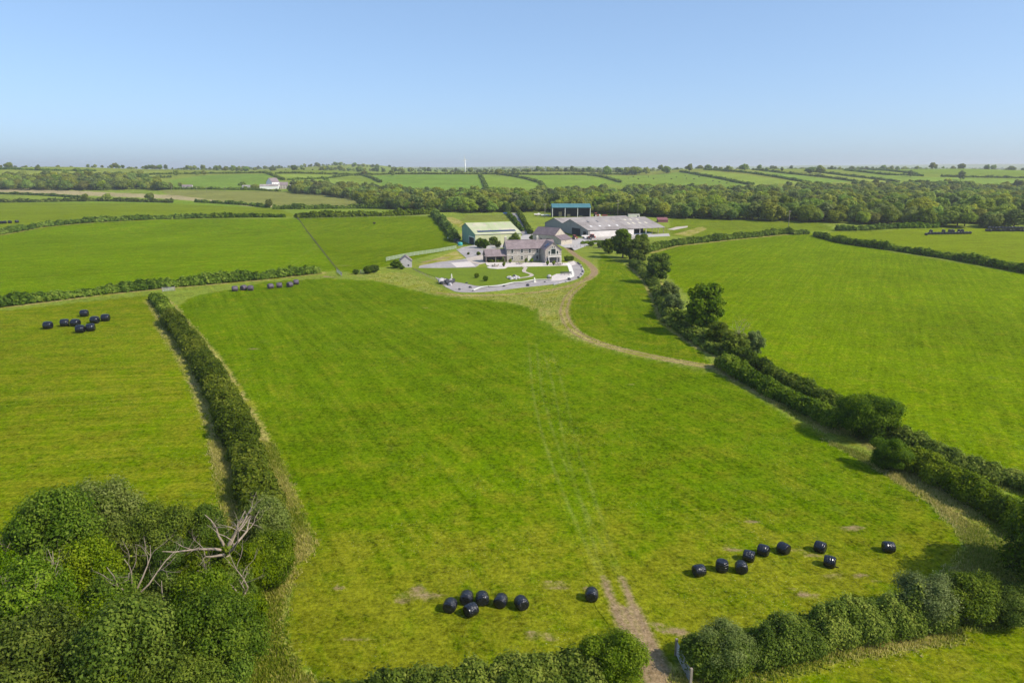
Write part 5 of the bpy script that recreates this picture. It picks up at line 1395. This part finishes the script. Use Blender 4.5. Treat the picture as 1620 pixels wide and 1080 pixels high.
gate('grey metal gate where the long hedge meets the cross hedge', at(257, 461.5), at(277, 460), 1.3)
gate('galvanised gate by the bushes at the field corner', at(570, 433), at(580, 432.5), 1.3)
gate('galvanised gate left of the bushes at the field corner', at(533, 431), at(541, 437), 1.3)
def pole(label, px_, py_, h, arm=True, name='telegraph_pole'):
    e = tag(empty(name, at(px_, py_), .3), label, 'pole')
    MB().tube([(0, 0, -.4), (0, 0, h*.5), (.03, 0, h)], [.17, .14, .11], 8).build('mast', M['post'], e, True)
    if arm:
        MB().box(-.9, .9, -.07, .07, h-.7, h-.55).build('crossarm', M['post'], e)
        for x_ in (-.8, 0, .8): MB().tube([(x_, 0, h-.548), (x_, 0, h-.3)], .06, 6).build('insulator', M['frame'], e)
    return e
pole('leaning telegraph pole in the meadow right of the barns', 1247, 362, 11.5)
pole('pale telegraph pole left of the hay barn', 862, 345.5, 10.5)
pole('telegraph pole at the wood edge above the big barn', 977, 342, 12)
for k, px_ in enumerate((272, 312, 327, 356)): pole(['first','second','third','fourth'][k] + ' small pole from the left along the brown field', px_, 304, 8, False)
pole('small pole right of the far white farm', 445, 304, 8, False)

# wind turbine
tb_x, tb_y = (738 - CX)/FPX*2300, 2300.0
tw = tag(empty('wind_turbine', (tb_x, tb_y, float(H(tb_x, tb_y)) - 1)), 'white three-bladed wind turbine on the skyline', 'turbine')
top = CAM_H + (268-254.5)/FPX*2300*1.06 - (float(H(tb_x, tb_y)) - 1)
MB().tube([(0,0,-1),(0,0,top*.5),(0,0,top)], [2.6, 2.1, 1.5], 12).build('tower', M['render'], tw, True)
nc = MB().box(-1.3, 1.3, -3.5, 2.5, top, top+2.6).build('nacelle', M['render'], tw)
MB().tube([(0,-3.4,top+1.3),(0,-4.6,top+1.3)], [1.2, .3], 10).build('hub', M['render'], tw, True)
for a in (12, 132, 252):
    t = math.radians(a); dx, dz = -math.sin(t), math.cos(t); c = Vector((0, -4.1, top+1.3)); u = Vector((dx, 0, dz)); w = Vector((dz, 0, -dx))
    Lb = 15.0
    MB().slab([c+u*.4-w*.5, c+u*.4+w*.5, c+u*3+w*1.3, c+u*Lb+w*.35, c+u*Lb-w*.15, c+u*3-w*.5], .25).build('blade', M['render'], tw)

# ------------------------------------------------------------------ garden: boulders, bench, furniture
def rock_mesh(seed, mat):
    r = random.Random(seed); V = []
    for p in ICO_V: V.append(tuple(p*(1 + r.uniform(-.28, .22))*np.array([1, .8, .7])))
    me = MB().add(V, [tuple(f) for f in ICO_F]).mesh('boulder', mat)
    return me
M['rock_dark'] = plain('dark_rock', (.05,.052,.06), .85, var=.5, scale=4)
M['rock_pale'] = plain('pale_rock', (.42,.39,.39), .85, var=.3, scale=3)
RD = [rock_mesh(s, M['rock_dark']) for s in (1, 2, 3)]; RP = [rock_mesh(s, M['rock_pale']) for s in (4, 5, 6)]
def boulder(px_, py_, r, dark, label, group, up=0.0):
    p = at(px_, py_); o = obj('boulder', random.choice(RD if dark else RP)); o.location = (p.x, p.y, p.z + r*.35 + up)
    o.scale = (r, r, r); o.rotation_euler = (random.uniform(-.3, .3), random.uniform(-.3, .3), random.uniform(0, 6.28))
    tag(o, label, 'boulder', group)
for k in range(20):
    px_ = 704 + random.uniform(-7, 13); py_ = 446.5 + random.uniform(-3.0, 5) + (px_-704)*.12
    boulder(px_, py_, random.uniform(.7, 1.35), random.random() < .65, 'boulder in the dark rock heap at the left garden corner', 'rocks of the dark heap', random.uniform(0, .5))
for k in range(16):
    a = random.uniform(0, 6.28); q = random.random()**.5
    boulder(813 + 10*q*math.cos(a), 440.4 + 2.0*q*math.sin(a), random.uniform(.55, .95), random.random() < .15, 'stone in the low pale cairn on the lawn', 'stones of the pale cairn', .7*(1-q))
for k in range(14):
    f = k/13; px_ = 877 + 20*f; boulder(px_, 450.6 - 5.2*f + random.uniform(-.3, .3), random.uniform(.45, .7), False, 'pale stone edging the gravel below the patio', 'stones edging the gravel')
for k in range(16):
    f = k/15; px_ = 914 + 8*math.sin(f*3.0); boulder(px_, 416 + 24*f + random.uniform(-.4, .4), random.uniform(.4, .7), random.random() < .4, 'stone edging the right side of the garden', 'stones on the right garden edge')
for i, (px_, py_, r, dk, lab) in enumerate([(744,455.5,.7,True,'dark boulder with a shadow left of the kerb end'),(738,448.5,.6,True,'dark boulder on the gravel near the sapling'),(797,453.5,.6,True,'dark boulder in the middle of the gravel border'),(835,452.5,.9,True,'largest dark boulder on the gravel below the cairn'),(862,446.5,.45,True,'small dark boulder on the gravel below the patio'),
      (900,443,.9,True,'dark boulder at the right bend of the gravel'),(869,438.5,1.0,False,'big pale boulder beside the patio bench'),(868,441.5,.7,True,'dark boulder beneath the big pale one by the bench'),(727,458.5,.6,True,'dark boulder at the lower left of the gravel'),(748,460.5,.5,True,'dark boulder at the end of the cream kerb'),(773,454,.4,True,'small dark stone on the gravel near the kerb start')]):
    boulder(px_, py_, r, dk, lab, None)
def standing(px_, py_, h, w, mat, label, name, cat):
    e = tag(empty(name, at(px_, py_), random.uniform(0, 1)), label, cat)
    MB().tube([(0,0,-.2),(.04,0,h*.5),(.0,.03,h*.85),(.02,0,h)], [w, w*.9, w*.7, w*.25], 6).build('shaft', M[mat], e)
    MB().box(-w*1.5, w*1.5, -w*1.5, w*1.5, -.2, .25).build('plinth', M[mat], e)
standing(714.5, 444.5, 2.6, .3, 'cream', 'tall pale standing stone beside the dark rock heap', 'standing_stone', 'standing stone')
standing(845.5, 446.5, 1.7, .32, 'kerb', 'short cream pillar at the path junction on the lawn edge', 'stone_pillar', 'pillar')
bn = tag(empty('garden_bench', at(887, 435.3), math.radians(8)), 'long grey slatted bench with a back on the pale patio', 'bench')
for k in range(4): MB().box(0, 4.2, -.35+k*.17, -.22+k*.17, .48, .54).build('seat_slat', M['gravel'], bn)
for k in range(4): MB().box(0, 4.2, .36, .42, .62+k*.16, .74+k*.16).build('back_slat', M['darkgrey'], bn)
for x_ in (.1, 1.4, 2.8, 4.0): MB().box(x_, x_+.1, -.33, .35, -.05, .478).build('leg', M['darkgrey'], bn)
for x_ in (.1, 4.0): MB().box(x_, x_+.1, .3, .358, .482, 1.3).build('back_post', M['darkgrey'], bn)
def table_set(px_, py_, label, n, mat, rt=.8):
    p = at(px_, py_); e = tag(empty('garden_table', p, .3), 'small ' + label + ' table with chairs round it', 'table')
    MB().tube([(0,0,.72),(0,0,.78)], rt, 14).build('table_top', M[mat], e); MB().tube([(0,0,.2),(0,0,.719)], .08, 8).build('pedestal', M['darkgrey'], e)
    MB().tube([(0,0,.15),(0,0,.2)], .4, 10).build('base', M['darkgrey'], e)
    for k in range(n):
        t = 2*math.pi*k/n + .4; q = p + Vector((math.cos(t)*1.35, math.sin(t)*1.35, .17))
        c = tag(empty('garden_chair', q, t - math.pi/2), 'chair drawn up to the ' + label + ' table', 'chair', 'chairs at the ' + label + ' table')
        MB().box(-.25, .25, -.25, .25, .42, .47).build('seat', M['post'], c); MB().box(-.25, .25, .2, .25, .472, .95).build('backrest', M['post'], c)
        for x_ in (-.23, .18):
            for y_ in (-.23, .18): MB().box(x_, x_+.05, y_, y_+.05, 0, .418).build('leg', M['post'], c)
table_set(783, 422.4, 'round patio', 5, 'post', 1.0)
table_set(822, 418.5, 'terrace', 4, 'darkgrey', .7)
table_set(884, 420.0, 'glazed gable', 4, 'darkgrey', .8)
for px_, py_, lab in [(797,422.3,'shrub in a pot on the round patio'),(866,420.2,'dark shrub in a pot at the terrace edge'),(876,420,'small potted shrub in front of the glazed gable'),(807,416.6,'climbing shrub on the left of the house front'),(832,416,'climbing shrub left of the front door'),(841,416,'climbing shrub right of the front door')]:
    e = tag(empty('potted_shrub', at(px_, py_)), lab, 'plant')
    MB().tube([(0,0,.17),(0,0,.7)], [.3,.4], 10).build('pot', M['darkgrey'], e)
    obj('foliage', leaf_mesh('foliage', M['hedge'], [(0,0,1.2),(.2,.1,1.6),(-.2,0,1.0)], [.55,.4,.4], .25, low=-.9), e)

# ------------------------------------------------------------------ cattle
def cow_mesh():
    mb = MB()
    mb.tube([(-1.05,0,1.15),(-.95,0,1.1),(-.4,0,1.02),(.3,0,1.02),(.75,0,1.1),(.95,0,1.2),(1.25,0,1.05),(1.5,0,.75),(1.72,0,.5)], [.12,.34,.42,.42,.36,.24,.18,.16,.08], 8)
    for x_ in (-.8, .6):
        for y_ in (-.2, .2): mb.tube([(x_,y_,.95),(x_+.05,y_,.5),(x_,y_,0)], [.15,.09,.07], 5)
    mb.tube([(-1.08,0,1.2),(-1.2,0,.8),(-1.18,0,.45)], [.04,.03,.05], 4)
    mb.tube([(1.4,-.1,.95),(1.38,-.32,.98)], [.06,.03], 4); mb.tube([(1.4,.1,.95),(1.38,.32,.98)], [.06,.03], 4)
    return mb
cowA = cow_mesh().mesh('cow', plain('black_hide', (.03,.027,.025), .8), True)
for px_, py_ in [(994,283),(1002,281),(1010,284),(1026,280),(1034,283.5),(1052,279.5),(1062,284),(1070,281),(1084,278.5),(1086,283),(1098,284),(1106,281),(1128,287),(1138,289),(1150,290.5)]:
    p = at(px_, py_); o = obj('cow', cowA); o.location = p; o.rotation_euler.z = random.uniform(0, 6.28); o.scale = (1.3,)*3
    tag(o, 'tiny dark cow grazing on the far slope', 'cow', 'cattle grazing on the far slope')
p = at(592, 355); o = obj('cow', cowA); o.location = p; o.rotation_euler.z = 1.2; tag(o, 'single black cow alone in the field left of the green shed', 'cow')

# ------------------------------------------------------------------ rough grass that stands up in the margins
def tufts(name, label, area, n, hmin, hmax, mat, need=.15, sz=.10):
    P = np.array(area); x0, y0 = P.min(0); x1, y1 = P.max(0)
    X = rng.uniform(x0, x1, n); Y = rng.uniform(y0, y1, n)
    k = in_poly(X, Y, P); X = X[k]; Y = Y[k]
    d = ground_attrs(X, Y)['dry']; k = d + rng.normal(0, .4, len(d)) > need; X = X[k]; Y = Y[k]
    V = []; T = []
    for b in range(5):
        m = len(X); a = rng.uniform(0, 6.28, m); h = rng.uniform(hmin, hmax, m); l = rng.uniform(.1, .5, m)*h
        bx = X + rng.normal(0, .12, m); by = Y + rng.normal(0, .12, m); z = H(bx, by) - .02
        dx = np.cos(a); dy = np.sin(a)
        V.append(np.stack([np.stack([bx - dy*sz, by + dx*sz, z], 1), np.stack([bx + dy*sz, by - dx*sz, z], 1), np.stack([bx + dx*l, by + dy*l, z + h], 1)], 1).reshape(-1, 3))
        T.append(np.repeat(np.clip(.5 + .3*np.sin(X*.31 + 2*np.sin(Y*.23)) + rng.normal(0, .25, m), 0, 1), 3))
    V = np.concatenate(V); T = np.concatenate(T)
    o = obj(name, mesh_np(name, V, [np.arange(len(V)).reshape(-1, 3)], M[mat], {'tint': T})); tag(o, label, None, kind='stuff')
M['rough_grass'] = leaf_mat('rough_grass', (.17,.245,.02), (.37,.375,.065), (.62,.54,.21), .005, .5, .9, .2)
for px_, lab, n in [([(330,700),(500,700),(520,1120),(330,1120)], 'dry rough grass between the left wood and the mown field', 60000), ([(1180,600),(1640,700),(1640,960),(1480,930),(1280,700)], 'tall dry grass along the lane hedge', 90000), ([(1060,1120),(1640,1000),(1640,950),(1300,1010),(1060,1060)], 'rough grass along the bottom right fence', 22000), ([(545,428),(720,428),(980,440),(980,560),(560,470)], 'dry grass bank below the garden', 16000), ([(230,470),(300,470),(440,800),(380,860),(250,540)], 'rough grass margin of the long left hedge', 40000)]:
    tufts('rough_grass', lab, POLY(px_), n, .12, .38, 'rough_grass', sz=.07)

# ------------------------------------------------------------------ haze
hz = MB().box(-17000, 17000, -600, 15600, -3.5, 125).build('haze', bpy.data.materials.new('haze_air'))
hm = hz.data.materials[0]; hm.use_nodes = True; nt = hm.node_tree
nt.nodes.remove(nt.nodes['Principled BSDF'])
pv = nt.nodes.new('ShaderNodeVolumePrincipled'); pv.inputs['Color'].default_value = (.96, .98, 1.0, 1)
pv.inputs['Density'].default_value = 1.05e-4; pv.inputs['Anisotropy'].default_value = .2
nt.links.new(pv.outputs[0], nt.nodes['Material Output'].inputs['Volume'])
tag(hz, 'thin pale summer haze over the far fields', None, kind='stuff')
